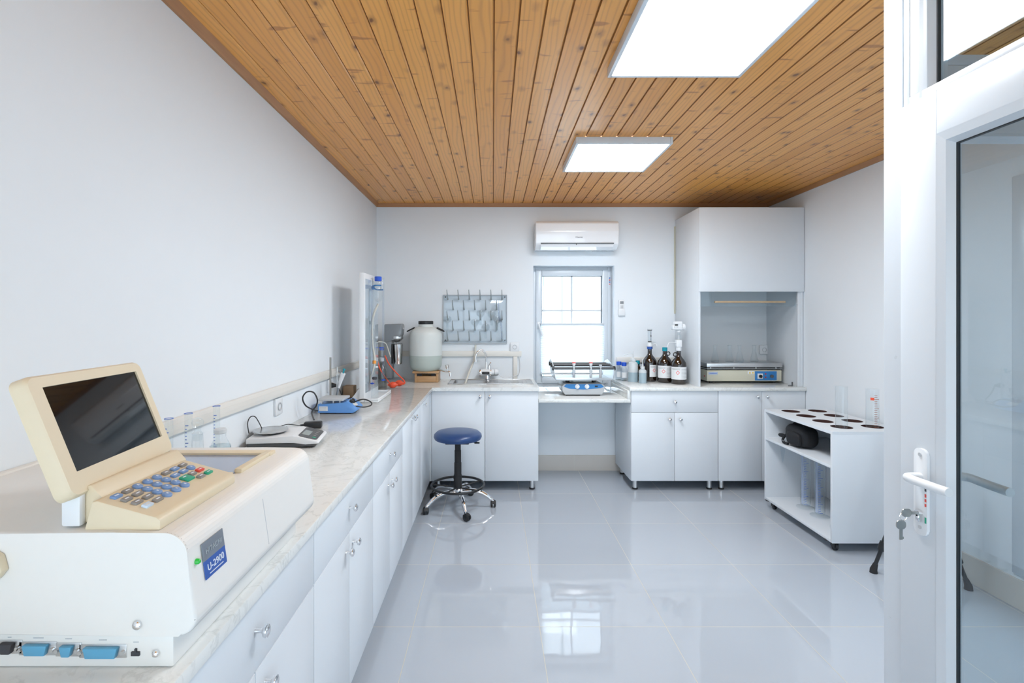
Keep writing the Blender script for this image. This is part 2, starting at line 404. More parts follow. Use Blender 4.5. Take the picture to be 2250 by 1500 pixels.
# ceiling mouldings
bm=nb(); prism(bm,[(XL,YR,ZC-.03),(XL+.012,YR,ZC-.03),(XL+.03,YR,ZC),(XL,YR,ZC)],(0,YB-YR,0)); struct('trim_1',bm,'pinetrim_y')
bm=nb(); prism(bm,[(XL,YB,ZC-.032),(XL,YB-.012,ZC-.032),(XL,YB-.03,ZC),(XL,YB,ZC)],(XR-XL,0,0)); struct('trim_2',bm,'pinetrim_x')
bm=nb(); prism(bm,[(XR,YR,ZC-.03),(XR-.012,YR,ZC-.03),(XR-.03,YR,ZC),(XR,YR,ZC)],(0,YB-YR,0)); struct('trim_3',bm,'pinetrim_y')
bm=nb(); box(bm,XL+.01,XR,YB-.012,YB,0,.15,.002); struct('baseboard_back',bm,'skirt_x')
bm=nb(); box(bm,XR-.012,XR,YR,YB-.012,0,.15,.002); struct('baseboard_right',bm,'skirt_y')

# back window (window_1): fixed frame, sash, glass with glazing bars, pleated blind
W=sroot('window_1',(0,4.95,0))
bm=nb(); y0,y1=0,.06
def ring(bm,x0,x1,z0,z1,t,y0,y1,bev=.003):
    box(bm,x0,x0+t,y0,y1,z0,z1,bev); box(bm,x1-t,x1,y0,y1,z0,z1,bev); box(bm,x0+t,x1-t,y0,y1,z0,z0+t,bev); box(bm,x0+t,x1-t,y0,y1,z1-t,z1,bev)
ring(bm,BX0+.002,BX1-.002,.785,BZ1,.035,y0,y1); done('window_frame',bm,'upvc',W)
bm=nb(); ring(bm,.425,1.135,.825,1.94,.058,-.02,.05,.006); done('sash',bm,'upvc',W)
bm=nb(); ring(bm,.483,1.077,.883,1.882,.004,-.005,.045,0); done('glazing_seal',bm,'seal',W)
bm=nb(); box(bm,.485,1.075,.02,.026,.885,1.88); done('glass_pane',bm,'glass',W)
bm=nb(); box(bm,.772,.790,.012,.034,.885,1.88); box(bm,.485,1.075,.013,.033,1.532,1.55); done('glazing_bar',bm,'upvc',W)
bm=nb()
z=1.40; zz=[]; k=0
while z>.93: zz.append((z,-.028 if k%2 else -.040)); z-=.011; k+=1
a=[bm.verts.new((.470,yy,z)) for z,yy in zz]; b=[bm.verts.new((1.09,yy,z)) for z,yy in zz]
for i in range(len(a)-1): bm.faces.new((a[i],a[i+1],b[i+1],b[i]))
bl=done('pleated_blind',bm,'blind',W,smooth=False)
for z in (1.400,.915):
    bm=nb(); box(bm,.466,1.094,-.046,-.022,z-.001,z+.016,.003); done('blind_rail',bm,'upvc',W)
bm=nb(); box(bm,.437,.463,-.034,-.02,1.36,1.43,.005); tube(bm,[(.45,-.03,1.40),(.45,-.055,1.40),(.462,-.06,1.36),(.485,-.06,1.29)],.009,10,4); done('window_handle',bm,'white',W)
for i,(z,mt) in enumerate(((1.862,'labelblue'),(1.842,'red'),(1.822,'labelblue'),(1.802,'pinkink'))):
    bm=nb(); box(bm,1.148,1.160,-.0015,0,z-.006,z+.006); done('frame_sticker',bm,mt,W)

# right window (window_2) with translucent blind
W=sroot('window_2',(XR,WY0,WZ0)); wy=WY1-WY0; wz=WZ1-WZ0
bm=nb()
for (a0,a1,b0,b1) in ((0,.07,0,wz),(wy-.07,wy,0,wz),(.07,wy-.07,0,.07),(.07,wy-.07,wz-.07,wz),(wy/2-.04,wy/2+.04,.07,wz-.07)): box(bm,-.012,.06,a0,a1,b0,b1,.003)
done('window_frame',bm,'upvc',W)
bm=nb(); box(bm,.03,.036,.07,wy-.07,.07,wz-.07); done('glass_pane',bm,'glass',W)
bm=nb(); n=78
for i in range(n):
    z=.09+i*(wz-.18)/n; quad(bm,(.002,.075,z),(.002,wy-.075,z),(.016,wy-.075,z+.023),(.016,.075,z+.023))
done('slatted_blind',bm,'blind2',W,smooth=False)
# unseen wide glazing behind the camera, added to let daylight in (daylight_window)
W=sroot('daylight_window',(0,YR-.07,0)); bm=nb()
ring(bm,-.9,2.4,.1,2.3,.08,-.03,.03)
for x in (.2,1.3): box(bm,x-.04,x+.04,-.03,.03,.18,2.22,.003)
done('window_frame',bm,'upvc',W)
bm=nb(); box(bm,-.82,2.32,-.003,.003,.18,2.22); done('glass_pane',bm,'glass',W)
# house across the yard, seen washed out through the back window
t=thing('neighbouring_building','pale washed-out building beyond the back window','building',(0,9.5,0))
bm=nb(); box(bm,-6,9,0,3,-3,5.4); done('wall',bm,'facade',t)
bm=nb(); box(bm,1.45,1.95,-.06,0,2.35,3.3); done('window',bm,'facade2',t)
for x in (.95,1.3,2.1,2.35):
    bm=nb(); box(bm,x,x+.02,-.03,0,-3,5.4); done('cladding_joint',bm,'facade2',t)

# ------------------------------------------------------------------ ceiling light panels
def light(label,x0,x1,y0,y1):
    t=thing('ceiling_light',label,'ceiling light',((x0+x1)/2,(y0+y1)/2,ZC),0,'square ceiling light panels'); hx,hy=(x1-x0)/2,(y1-y0)/2
    bm=nb()
    for a in ((-hx,-hx+.017,-hy,hy),(hx-.017,hx,-hy,hy),(-hx+.017,hx-.017,-hy,-hy+.017),(-hx+.017,hx-.017,hy-.017,hy)): box(bm,*a,-.042,0,.002)
    done('frame',bm,'upvc',t)
    bm=nb(); box(bm,-hx+.016,hx-.016,-hy+.016,hy-.016,-.039,-.02); done('diffuser',bm,'led',t)
light('large white square lit ceiling panel nearest the camera, cut by the photo top',.505,1.09,1.62,2.21)
light('small-looking lit square ceiling panel farther back, nearer the air conditioner',.505,1.095,3.04,3.635)

# ------------------------------------------------------------------ base cabinets
def knob_bm(c,d):
    bm=nb(); pr=[(.006,0),(.0055,.004),(.0045,.010),(.006,.016),(.0125,.020),(.0145,.024),(.0135,.028),(.008,.031),(0.0001,.032)]
    if d=='-Y': lathe(bm,[(r,-h) for r,h in pr],c,16,'Y')
    else: lathe(bm,pr,c,16,'X')
    return bm
KNOB=None
def knob(par,c,d):
    done('knob',knob_bm(c,d),'chrome',par)
def cabinet(label,w,fronts,loc,face,depth=.54,legs=True,zt=.85,group=None):
    """local: x along the front 0..w, front at y=0 looking to -Y, body behind (y>0). face='-Y' or '+X'."""
    t=thing('base_cabinet',label,'cabinet',loc,0 if face=='-Y' else PI/2,group)
    z0=.085
    bm=nb(); box(bm,0,.018,.020,depth,z0,zt,.001); box(bm,w-.018,w,.020,depth,z0,zt,.001); box(bm,.018,w-.018,.020,depth,z0,z0+.018); box(bm,.018,w-.018,.020,depth,zt-.018,zt); box(bm,.018,w-.018,depth-.006,depth,z0+.018,zt-.018)
    done('carcass',bm,'cab',t)
    for kind,x0,x1,a,b,kx,kz in fronts:
        bm=nb(); box(bm,x0+.0015,x1-.0015,0,.018,a+.0015,b-.0015,.0012); f=done(kind,bm,'cab',t); knob(f,(kx,0,kz),'-Y')
    if legs:
        for x in (.05,w-.05):
            for y in (.06,depth-.06):
                bm=nb(); cyl(bm,(x,y,.012),.019,z0-.012,18); cyl(bm,(x,y,z0-.006),.026,.006,18); l=done('leg',bm,'alu',t)
                bm=nb(); cyl(bm,(x,y,0),.024,.014,18,bev=.003); done('foot',bm,'black',l)
    return t
def drawer_doors(w): return [('drawer',0,w,.665,.85,w/2,.758),('door',0,w/2,.085,.665,w/2-.045,.612),('door',w/2,w,.085,.665,w/2+.045,.612)]
def two_doors(w): return [('door',0,w/2,.085,.85,w/2-.04,.802),('door',w/2,w,.085,.85,w/2+.04,.802)]
sc_=cabinet('white two-door cabinet under the sink, left of the open window bay',.906,two_doors(.906),(-.52,4.24,0),'-Y')
bm=nb(); box(bm,-.0345,-.0005,.002,.018,.085,.849); done('filler_strip',bm,'cab',sc_)
cabinet('white cabinet of one drawer above two doors, right of the open bay',.737,drawer_doors(.737),(1.17,4.24,0),'-Y')
cabinet('white two-door cabinet below the hood, against the right wall',.738,two_doors(.738),(1.909,4.24,0),'-Y')
# left run: front faces +X; local x runs along world +Y
FX=-.534
cabinet('white drawer-over-doors cabinet below the beige analyser, nearest the camera',.734,drawer_doors(.734),(FX,.76,0),'+X')
cabinet('white drawer-over-doors cabinet beside the nearest one, under the balance',.734,drawer_doors(.734),(FX,1.495,0),'+X')
cabinet('white drawer-over-doors cabinet in the middle of the left run, below the blue stirrer',.734,drawer_doors(.734),(FX,2.230,0),'+X')
cabinet('white cabinet of two tall doors on the left run, behind the stool casters',.734,two_doors(.734),(FX,2.965,0),'+X')
cabinet('narrow single-door white cabinet at the far corner end of the left run',.52,[('door',0,.52,.085,.85,.13,.802)],(FX,3.70,0),'+X')
cabinet('white drawer-over-doors cabinet beneath the near end of the left worktop, mostly outside the photo',.734,drawer_doors(.734),(FX,.025,0),'+X')

# worktops
def slab(name,label,poly,z0,z1,mat='marble'):
    bm=nb(); prism(bm,[(x,y,z0) for x,y in poly],(0,0,z1-z0),.004,2); return tag(done(name,bm,mat),label,'worktop')
SX0,SX1,SY0,SY1=-.40,.36,4.42,4.76     # sink cut-out
EX=-.508
bm=nb()
box(bm,XL,EX,0,4.22,WT-.03,WT,.004)
box(bm,XL,SX0+.02,4.2201,YB,WT-.03,WT); box(bm,SX0+.02,-.04,4.2201,SY0+.03,WT-.03,WT); box(bm,SX0+.02,-.04,SY1-.02,YB,WT-.03,WT); box(bm,-.04,.392,4.2201,YB,WT-.03,WT)
tag(done('worktop',bm,'marble'),'L-shaped white marble worktop along left wall and under the sink','worktop')
slab('worktop','white marble worktop carrying the brown bottles and hood at right',[(1.155,4.22),(XR,4.22),(XR,YB),(1.155,YB)],WT-.03,WT)
slab('window_shelf','lower marble shelf in the window bay, under the shaker',[(.388,4.24),(1.168,4.24),(1.168,4.95),(.388,4.95)],.748,.778)
bm=nb(); box(bm,1.140,1.168,4.24,YB,.778,.851,.002); tag(done('shelf_upstand',bm,'marble'),'small marble upstand between low window shelf and right worktop','upstand')

# ------------------------------------------------------------------ fume hood
t=thing('fume_hood','tall white boxed fume hood standing on the right worktop','fume hood',(1.753,4.27,WT))
hw=XR-1.753-.004; hd=YB-4.27; H=2.405-WT
bm=nb(); box(bm,0,.018,0,hd,0,H,.001); done('side_panel',bm,'cab',t)
bm=nb(); box(bm,hw-.018,hw,0,hd,0,H,.001); box(bm,hw-.045,hw-.018,0,.018,0,.82,.001); done('side_panel',bm,'cab',t)
bm=nb(); box(bm,.018,hw-.018,0.0185,hd,H-.018,H); done('top_panel',bm,'cab',t)
bm=nb(); box(bm,.0,hw,-.018,0,1.690-WT,H,.001); done('front_panel',bm,'cab',t)
bm=nb(); box(bm,.018,hw-.018,hd-.012,hd-.004,.005,H-.018); done('back_panel',bm,'hoodin',t)
bm=nb(); box(bm,.020,hw-.047,.025,.030,.685,1.2); done('sash_glass',bm,'glass',t)
bm=nb(); box(bm,.145,.748,.004,.026,.715,.732,.004); done('sash_handle',bm,'oak',t)
bm=nb(); box(bm,hw-.052,hw-.045,.0,.016,.70,.73,.002); done('catch',bm,'lgrey',t)
bm=nb(); cyl(bm,(hw-.075,.03,.001),.006,.036,12); tube(bm,[(hw-.075,.03,.008),(hw-.115,.02,.006)],.004); done('bolt',bm,'dgrey',t)
bm=nb(); box(bm,-.010,-.001,hd-.02,hd-.002,.63,H-.06); done('edge_strip',bm,'beige',t)
# ------------------------------------------------------------------ hot plate
t=thing('hot_plate','beige laboratory hot plate with steel top inside the hood','hot plate',(1.925,4.50,WT))
w_,d_=.672,.27
bm=nb(); box(bm,0,w_,0,d_,.018,.118,.006); done('housing',bm,'beige',t)
bm=nb(); box(bm,-.004,w_+.004,-.006,d_+.004,.142,.182,.004); done('heating_plate',bm,'steel',t)
bm=nb(); box(bm,-.002,w_+.002,-.004,d_,.126,.133,.002); done('spacer_rail',bm,'alu',t)
bm=nb(); box(bm,.008,w_-.008,.012,d_-.01,.118,.126); box(bm,.008,w_-.008,.02,d_-.01,.133,.142); done('gap_shade',bm,'rubber',t)  # dark slabs stand in for the shade inside the open spacer gaps
for x in (.04,.25,.45,.63):
    bm=nb(); cyl(bm,(x,.02,.132),.006,.011,10); done('spacer',bm,'alu',t)
for x in (.05,.62):
    for y in (.04,d_-.04):
        bm=nb(); cyl(bm,(x,y,0),.016,.019,14); done('foot',bm,'black',t)
bm=nb(); box(bm,.430,.625,-.003,.001,.026,.108,.001); p=done('control_panel',bm,'shblue',t)
bm=nb(); box(bm,.452,.500,-.005,-.003,.04,.088,.001); done('switch_plate',bm,'white',p)
bm=nb(); cyl(bm,(.476,-.018,.064),.014,.014,16,'Y'); box(bm,.472,.480,-.026,-.018,.050,.078,.002); done('knob',bm,'black',p)
bm=nb(); cyl(bm,(.578,-.018,.064),.014,.016,16,'Y'); done('knob',bm,'dgrey',p)
for z in (.055,.085):
    bm=nb(); cyl(bm,(.524,-.008,z),.006,.006,12,'Y'); done('indicator_lamp',bm,'red',p)
for x in (.385,.412):
    bm=nb(); prism(bm,[(x-.010,-.0008,.088),(x+.010,-.0008,.088),(x,-.0008,.105)],(0,.0015,0)); done('warning_triangle',bm,'yellow',t)
bm=nb(); box(bm,.365,.425,-.0006,.001,.083,.109); done('sticker',bm,'paper',t)
bm=nb(); box(bm,.012,.095,-.0007,.001,.078,.101,.0005); st_=done('maker_plate',bm,'paleplate',t)
bm=nb(); prism(bm,[(.016,-.0008,.0895),(.05,-.0008,.0925),(.088,-.0008,.0915),(.091,-.0008,.0895),(.088,-.0008,.0872),(.03,-.0008,.0865)],(0,-.0006,0)); done('blue_mark',bm,'blueink',st_)
bm=nb(); cyl(bm,(-.005,.05,.06),.006,.006,10,'X'); done('side_lamp',bm,'red',t)
# ------------------------------------------------------------------ glass flasks on hot plate
def erlen(s=1.0):
    return [(.0005,.0),(.030*s,.0),(.033*s,.004*s),(.0325*s,.012*s),(.013*s,.088*s),(.0125*s,.128*s),(.016*s,.132*s),(.0165*s,.136*s)]
def flask(label,loc,s=1.0,group=None):
    t=thing('conical_flask',label,'flask',loc,0,group)
    bm=nb(); lathe(bm,erlen(s),seg=24,caps=False); done('glass_body',bm,'lab',t)
    bm=nb(); torus(bm,(0,0,.136*s),.0158*s,.0018*s,24,6); done('rim',bm,'lab',t)
    return t
hz=WT+.182
fp=[(1571,'leftmost empty conical flask on the hot plate'),(1603,'empty conical flask second from left on the hot plate'),(1625,'empty conical flask third from left on the hot plate, close to its neighbour'),(1657,'rightmost empty conical flask on the hot plate, nearest the socket')]
f0=None
for i,(u,lb) in enumerate(fp):
    Y=4.60+(.03 if i%2 else 0); loc=((u-1083)/1100*Y,Y,hz)
    if f0 is None: f0=flask(lb,loc,1.12,'conical flasks on the hot plate')
    else: dup(f0,loc,0,lb)

# ------------------------------------------------------------------ sockets, trunking
def wall_socket(label,loc,rotz=0,outlets=1):
    t=thing('wall_socket',label,'socket',loc,rotz)   # local: face to -Y
    for i in range(outlets):
        ox=i*.088
        bm=nb(); box(bm,ox-.043,ox+.043,-.012,0,-.043,.043,.004); pl=done('cover_plate',bm,'white',t)
        bm=nb(); lathe(bm,[(.021,-.0125),(.021,-.0165),(.017,-.0165),(.016,-.005),(.0005,-.005)],(ox,0,0),20,'Y',caps=False); done('outlet',bm,'lgrey',pl)
    return t
wall_socket('white wall socket above the trunking beside the window',at(1131,762,YB-.012))
wall_socket('white wall socket inside the hood above the hot plate',at(1678,768,YB-.018))
wall_socket('white socket low on the left wall, behind the balance, nearest the camera',(XL,2.60,1.005),PI/2)
ws=wall_socket('white socket on the left wall with a black plug, beside the pipette stand',(XL,3.42,1.005),PI/2)
bm=nb(); box(bm,XL,XL+.022,.0,YB-.02,1.058,1.113,.003); box(bm,XL+.022,XL+.0235,.0,YB-.02,1.075,1.096); tag(done('cable_trunking',bm,'cream_trunk'),'long ivory cable trunking running along the left wall above the worktop','trunking')
bm=nb(); box(bm,XL+.023,.275,YB-.022,YB,1.098,1.150,.003); box(bm,.195,.235,YB-.021,YB,WT,1.098,.003); tag(done('cable_trunking',bm,'cream_trunk'),'ivory cable trunking on the back wall below the drying board, with a drop','trunking')
bm=nb(); box(bm,1.19,1.74,YB-.022,YB,1.04,1.09,.003); tag(done('cable_trunking',bm,'cream_trunk'),'short ivory trunking on the back wall behind the brown bottles','trunking')
# plug
t=thing('power_plug','black power plug in the left wall socket with its cable hanging','plug',(XL+.012,3.42,1.005))
bm=nb(); lathe(bm,[(.018,0),(.018,.012),(.012,.03),(.008,.045),(.005,.05)],(0,0,0),14,'X'); done('plug_body',bm,'black',t)
bm=nb(); tube(bm,[(.048,0,0),(.06,0,-.03),(.075,.01,-.07),(.11,.0,-.095),(.15,-.05,-.115),(.16,-.1,-.118)],.004,8,6); done('cable',bm,'black',t)

# ------------------------------------------------------------------ air conditioner, remote
t=thing('air_conditioner','white wall air conditioner above the back window','air conditioner',(.78,YB,2.107))
bm=nb(); pr=[(0,.0),(-.12,.0),(-.185,.035),(-.195,.05),(-.205,.16),(-.195,.235),(-.17,.258),(0,.262)]
prism(bm,[(-.385,y,z) for y,z in pr],(.77,0,0),.008,3); done('housing',bm,'acwhite',t)
bm=nb(); prism(bm,[(-.335,-.122,.001),(-.335,-.188,.034),(-.335,-.192,.052),(-.335,-.12,.03)],(.67,0,0)); done('air_outlet',bm,'dgrey',t)
bm=nb(); prism(bm,[(-.337,-.125,-.004),(-.337,-.182,.018),(-.337,-.193,.040),(-.337,-.190,.041),(-.337,-.178,.022),(-.337,-.124,.001)],(.672,0,0)); done('louvre',bm,'acwhite',t)
bm=nb(); box(bm,-.01,-.004,-.196,-.186,.034,.052); done('louvre_clip',bm,'dgrey',t)
bm=nb(); box(bm,-.338,.338,-.2005,-.190,.046,.0535,.001); done('slot',bm,'dgrey',t)  # dark strip stands in for shade in the gap above the louvre
text('Hisense',.020,(.015,-.2035,.105),R_Y,'ink',t)
t=thing('remote_control','white air conditioner remote in a wall holder right of the window','remote control',at(1365,675,YB))
bm=nb(); box(bm,-.026,.026,-.022,-.004,-.075,.072,.006); done('body',bm,'white',t)
bm=nb(); box(bm,-.032,.032,-.026,0,-.08,-.02,.004); done('holder',bm,'white',t)
bm=nb(); box(bm,-.017,.017,-.0235,-.021,.032,.058,.001); done('display',bm,'mgrey',t)
for z in (.012,-.004):
    bm=nb(); box(bm,-.014,.014,-.0235,-.0215,z-.005,z+.005,.001); done('button',bm,'lgrey',t)

# ------------------------------------------------------------------ drying board
t=thing('drying_rack','clear acrylic drying board with angled pegs on the back wall','drying rack',at(1044,701,YB-.012))
bx,bz=.305,.232
bm=nb(); box(bm,-bx,bx,-.004,.004,-bz,bz,.001); done('board',bm,'acryl',t)
bm=nb(); box(bm,-bx-.001,bx+.001,-.006,.006,-bz-.002,-bz+.004); box(bm,-bx-.002,-bx+.002,-.006,.006,-bz,bz); box(bm,bx-.002,bx+.002,-.006,.006,-bz,bz); box(bm,-bx,bx,-.006,.006,bz-.002,bz+.002); done('board_edge',bm,'lgrey',t)
bm=nb(); tube(bm,[(-bx+.01,-.03,-bz+.022),(0,-.03,-bz+.016),(bx-.02,-.03,-bz+.022)],.008); done('drip_tray',bm,'acryl',t)
for cx,cz in ((-bx+.02,bz-.02),(-bx+.02,-bz+.03),(bx-.02,-bz+.03),(bx-.02,bz-.02)):
    bm=nb(); cyl(bm,(cx,-.009,cz),.007,.006,12,'Y'); done('screw',bm,'dgrey',t)
M['peg']=plain('clear_grey_peg_plastic',(.36,.40,.42),.3)
pegs=[]
for r in range(5):
    n=6 if r%2==0 else 5; z=.190-.098*r
    for i in range(n):
        pegs.append((-.262+.104*i+(.052 if r%2 else 0),z))
for x,z in pegs:
    bm=nb(); tube(bm,[(x,-.004,z),(x-.001,-.030,z+.022),(x-.003,-.078,z+.088)],.005,8,radii=[.0085,.0055,.0035]); done('peg',bm,'peg',t)
# glassware hanging on the board
def hang(name,label,cat,x,z,prof,extra=None,rot=0):
    b=t0=thing(name,label,cat,Vector(t.location)+Vector((x,-.055,z)))
    m=Matrix.Rotation(rot,4,'Y'); bm=nb(); lathe(bm,prof,seg=20,mat=m,caps=False); done('glass_body',bm,'lab',b); return b
fl=[(.024,0),(.026,.004),(.034,.03),(.030,.05),(.012,.065),(.010,.095)]
vol=[(.011,-.09),(.010,-.03),(.012,-.02),(.032,.0),(.040,.02),(.032,.045),(.0005,.052)]
h1=hang('hanging_flask','small round flask hanging at the left edge of the drying board','flask',-.262,-.02,vol)
dup(h1,h1.location+Vector((.262,0,-.03)),0,'round flask hanging at the middle of the drying board')
dup(h1,h1.location+Vector((.315,0,.055)),0,'round flask on the drying board below the third row peg, right of the middle')
dup(h1,h1.location+Vector((.42,0,.05)),0,'round flask hanging on the drying board, upper right group, left one')
dup(h1,h1.location+Vector((.47,0,.0)),0,'round flask hanging on the drying board, upper right group, lowest')
dup(h1,h1.location+Vector((.365,0,-.075)),0,'round flask hanging low on the drying board, right of the middle')
c1=hang('measuring_cylinder','slanted measuring cylinder with blue marks hanging at the top right of the drying board','measuring cylinder',.235,.02,[(.026,-.055),(.026,-.05),(.011,-.045),(.011,.15),(.014,.155)],rot=math.radians(-8))
bm=nb(); 
for k in range(12): box(bm,-.012+.001*k,-.004+.001*k,-.0125,-.0115,-.03+.014*k,-.027+.014*k,mat=Matrix.Rotation(math.radians(-8),4,'Y'))
done('graduations',bm,'blueink',c1)
dup(c1,c1.location+Vector((.025,0,-.17)),0,'measuring cylinder with blue marks hanging at the lower right of the drying board')

# ------------------------------------------------------------------ sink, faucet, hose
t=thing('sink','stainless steel sink with drainer set into the marble worktop','sink',(SX0,SY0,WT))
sw,sd=SX1-SX0,SY1-SY0
bm=nb(); e=.0035
bx0,bx1,by0,by1,bz=.045,.345,.045,sd-.05,-.14
# rim pieces around basin
box(bm,0,bx0,0,sd,0,e,.001); box(bm,bx0,bx1,0,by0,0,e,.001); box(bm,bx0,bx1,by1,sd,0,e,.001); box(bm,bx1,sw,0,sd,0,e,.001)
for k in range(9):
    x=.40+k*.038; box(bm,x,x+.012,.05,sd-.06,e,e+.002,.001)
box(bm,0,sw,0,.006,e,e+.004,.001); box(bm,0,sw,sd-.006,sd,e,e+.004,.001); box(bm,0,.006,0,sd,e,e+.004,.001); box(bm,sw-.006,sw,0,sd,e,e+.004,.001)
done('drainer_top',bm,'steel',t)
bm=nb(); tp=rounded(bx1-bx0,by1-by0,.04); cx,cy=(bx0+bx1)/2,(by0+by1)/2
levels=[(1.0,e),(1.0,-.01),(.97,-.10),(.90,bz),(.30,bz-.004)]
rg=[[bm.verts.new((cx+a*s,cy+b*s,z)) for a,b in tp] for s,z in levels]
for a,b in zip(rg[:-1],rg[1:]):
    for i in range(len(a)): bm.faces.new((a[i],b[i],b[(i+1)%len(a)],a[(i+1)%len(a)]))
bm.faces.new(rg[-1]); done('basin',bm,'steel',t)
t=thing('faucet','chrome heated faucet with white body and black display behind the sink','faucet',(-.052,4.74,WT))
bm=nb(); lathe(bm,[(.032,0),(.032,.006),(.022,.012),(.020,.045)],seg=20); done('base',bm,'chrome',t)
bm=nb(); lathe(bm,[(.020,-.072),(.032,-.066),(.034,-.03),(.034,.03),(.032,.062),(.022,.068)],(0,0,.072),24,'X'); done('heater_body',bm,'white',t)
bm=nb(); box(bm,-.050,.020,-.0362,-.030,.058,.082,.005); done('display',bm,'black',t)
bm=nb(); lathe(bm,[(.034,-.074),(.0355,-.064),(.034,-.060)],(0,0,.072),24,'X'); lathe(bm,[(.034,.026),(.036,.030),(.036,.034),(.034,.038)],(0,0,.072),24,'X'); done('trim_ring',bm,'chrome',t)
bm=nb(); lathe(bm,[(.030,.068),(.032,.08),(.028,.10),(.018,.108)],(0,0,.072),24,'X'); done('dial',bm,'white',t)
bm=nb(); tube(bm,[(-.012,0,.10),(-.012,0,.18),(-.014,-.005,.23),(-.035,-.02,.275),(-.065,-.03,.285),(-.095,-.045,.262),(-.108,-.05,.225),(-.108,-.05,.195)],.0085,12,6); done('spout',bm,'chrome',t)
bm=nb(); cyl(bm,(-.108,-.05,.175),.011,.028,14); done('aerator',bm,'chrome',t)
bm=nb(); lathe(bm,[(.010,.10),(.010,.128),(.015,.13),(.015,.14)],(.018,0,0),14); tube(bm,[(.018,0,.135),(.020,-.03,.155),(.032,-.05,.168)],.005); done('lever',bm,'chrome',t)
bm=nb(); tube(bm,[at(1045,758,4.79),at(1044,775,4.77),at(1040,795,4.73),at(1032,815,4.66),at(1026,832,4.58),at(1022,843,4.555)],.009,10,6); tag(done('drain_hose',bm,'tube'),'pale flexible hose hanging from the drying board into the sink','hose')
bm=nb(); tube(bm,[(.06,4.74,.925),(.11,4.745,.90),(.18,4.76,.91),(.25,4.795,.935),(.262,4.808,1.02),(.25,4.80,1.11)],.003,8,6); tag(done('power_cable',bm,'white'),'thin white cable from the faucet along the back wall','cable')
# ------------------------------------------------------------------ water drum on crate, mixer
t=thing('wooden_crate','small rough pine crate under the white water drum','crate',(-.605,4.65,WT))
for x in (-.107,.107-.02):
    bm=nb(); box(bm,x,x+.02,-.10,.10,0,.085,.002); done('end_board',bm,'crate',t)
for y in (-.10,.085):
    bm=nb(); box(bm,-.087,.087,y,y+.015,.002,.058,.002); done('side_board',bm,'crate',t)
bm=nb(); box(bm,-.125,.115,-.115,.105,.085,.103,.002); done('top_board',bm,'crate',t)
for x,wd in ((-.085,.045),(.045,.035)):
    bm=nb(); box(bm,x,x+wd,-.1025,-.1,.062,.082); done('slot',bm,'rubber',t)
t=thing('water_drum','large translucent white plastic drum with black lid and handles','drum',(-.622,4.642,WT+.103))
bm=nb(); lathe(bm,[(.0005,0),(.115,0),(.130,.010),(.146,.04),(.150,.09),(.150,.12)],seg=40); lathe(bm,[(.1502,.1201),(.1502,.14)],seg=40,caps=False); done('lower_body',bm,'hdpewet',t)
bm=nb(); lathe(bm,[(.150,.14),(.150,.32),(.146,.345),(.128,.375),(.095,.395),(.068,.402),(.064,.43)],seg=40); done('upper_body',bm,'hdpe',t)
bm=nb(); cyl(bm,(0,0,.425),.069,.032,32,bev=.004); done('lid',bm,'black',t)
for s in (-1,1):
    bm=nb(); tube(bm,[(s*.105,-.03,.392),(s*.14,-.04,.375),(s*.165,-.03,.362),(s*.168,.0,.362),(s*.14,.01,.378),(s*.105,.0,.395)],.006,8,5); done('handle',bm,'black',t)
bm=nb(); tube(bm,[(.12,-.04,.012),(.17,-.07,.000),(.185,-.08,-.002)],.007); tube(bm,[(.185,-.08,-.002),(.215,-.09,-.004),(.232,-.095,-.015),(.236,-.097,-.045)],.009,10,5); tube(bm,[(.205,-.088,.0),(.205,-.088,.022)],.006); lathe(bm,[(.009,.022),(.016,.045),(.018,.058),(.015,.060)],(.205,-.088,0),14); done('tap',bm,'chrome',t)

t=thing('stand_mixer','grey laboratory stand mixer with steel cup, left of the drum','mixer',(-.905,4.60,WT))
bm=nb(); prism(bm,[(a*1.0,b,0) for a,b in rounded(.17,.20,.04)],(0,0,.03),.004); done('base',bm,'mixgrey',t)
bm=nb(); box(bm,-.085,-.015,-.045,.075,.03,.40,.012,3); done('column',bm,'mixgrey',t)
bm=nb(); prism(bm,[(-.085,-.05,.53),(.075,-.05,.535),(.082,-.05,.51),(.078,-.05,.44),(.06,-.05,.41),(.0,-.05,.40),(-.015,-.05,.37),(-.085,-.05,.36)],(0,.125,0),.012,3); done('head',bm,'mixgrey',t)
bm=nb(); lathe(bm,[(.055,.42),(.056,.40),(.035,.375),(.018,.365)],(.025,0,0),24); done('motor_collar',bm,'alu',t)
bm=nb(); cyl(bm,(.025,0,.20),.004,.17,10); lathe(bm,[(.02,.20),(.02,.206),(.004,.207)],(.025,0,0),14); done('spindle',bm,'steel',t)
bm=nb(); lathe(bm,[(.0005,.165),(.034,.165),(.036,.17),(.047,.345),(.050,.348),(.0475,.350),(.046,.346),(.035,.172)],(.032,0,0),28,caps=False); done('mixing_cup',bm,'chrome',t)
bm=nb(); box(bm,-.016,-.006,-.05,-.02,.17,.35,.002); done('cup_bracket',bm,'black',t)
bm=nb(); cyl(bm,(.078,-.01,.49),.008,.014,12,'X'); done('switch',bm,'lgrey',t)
def dw(name,bm,mat,parent,smooth=True):     # part modelled in room coordinates under an unrotated thing
    p=parent; off=Vector((0,0,0))
    while p is not None: off+=p.location; p=p.parent
    bmesh.ops.translate(bm,verts=bm.verts,vec=-off); return done(name,bm,mat,parent,smooth)

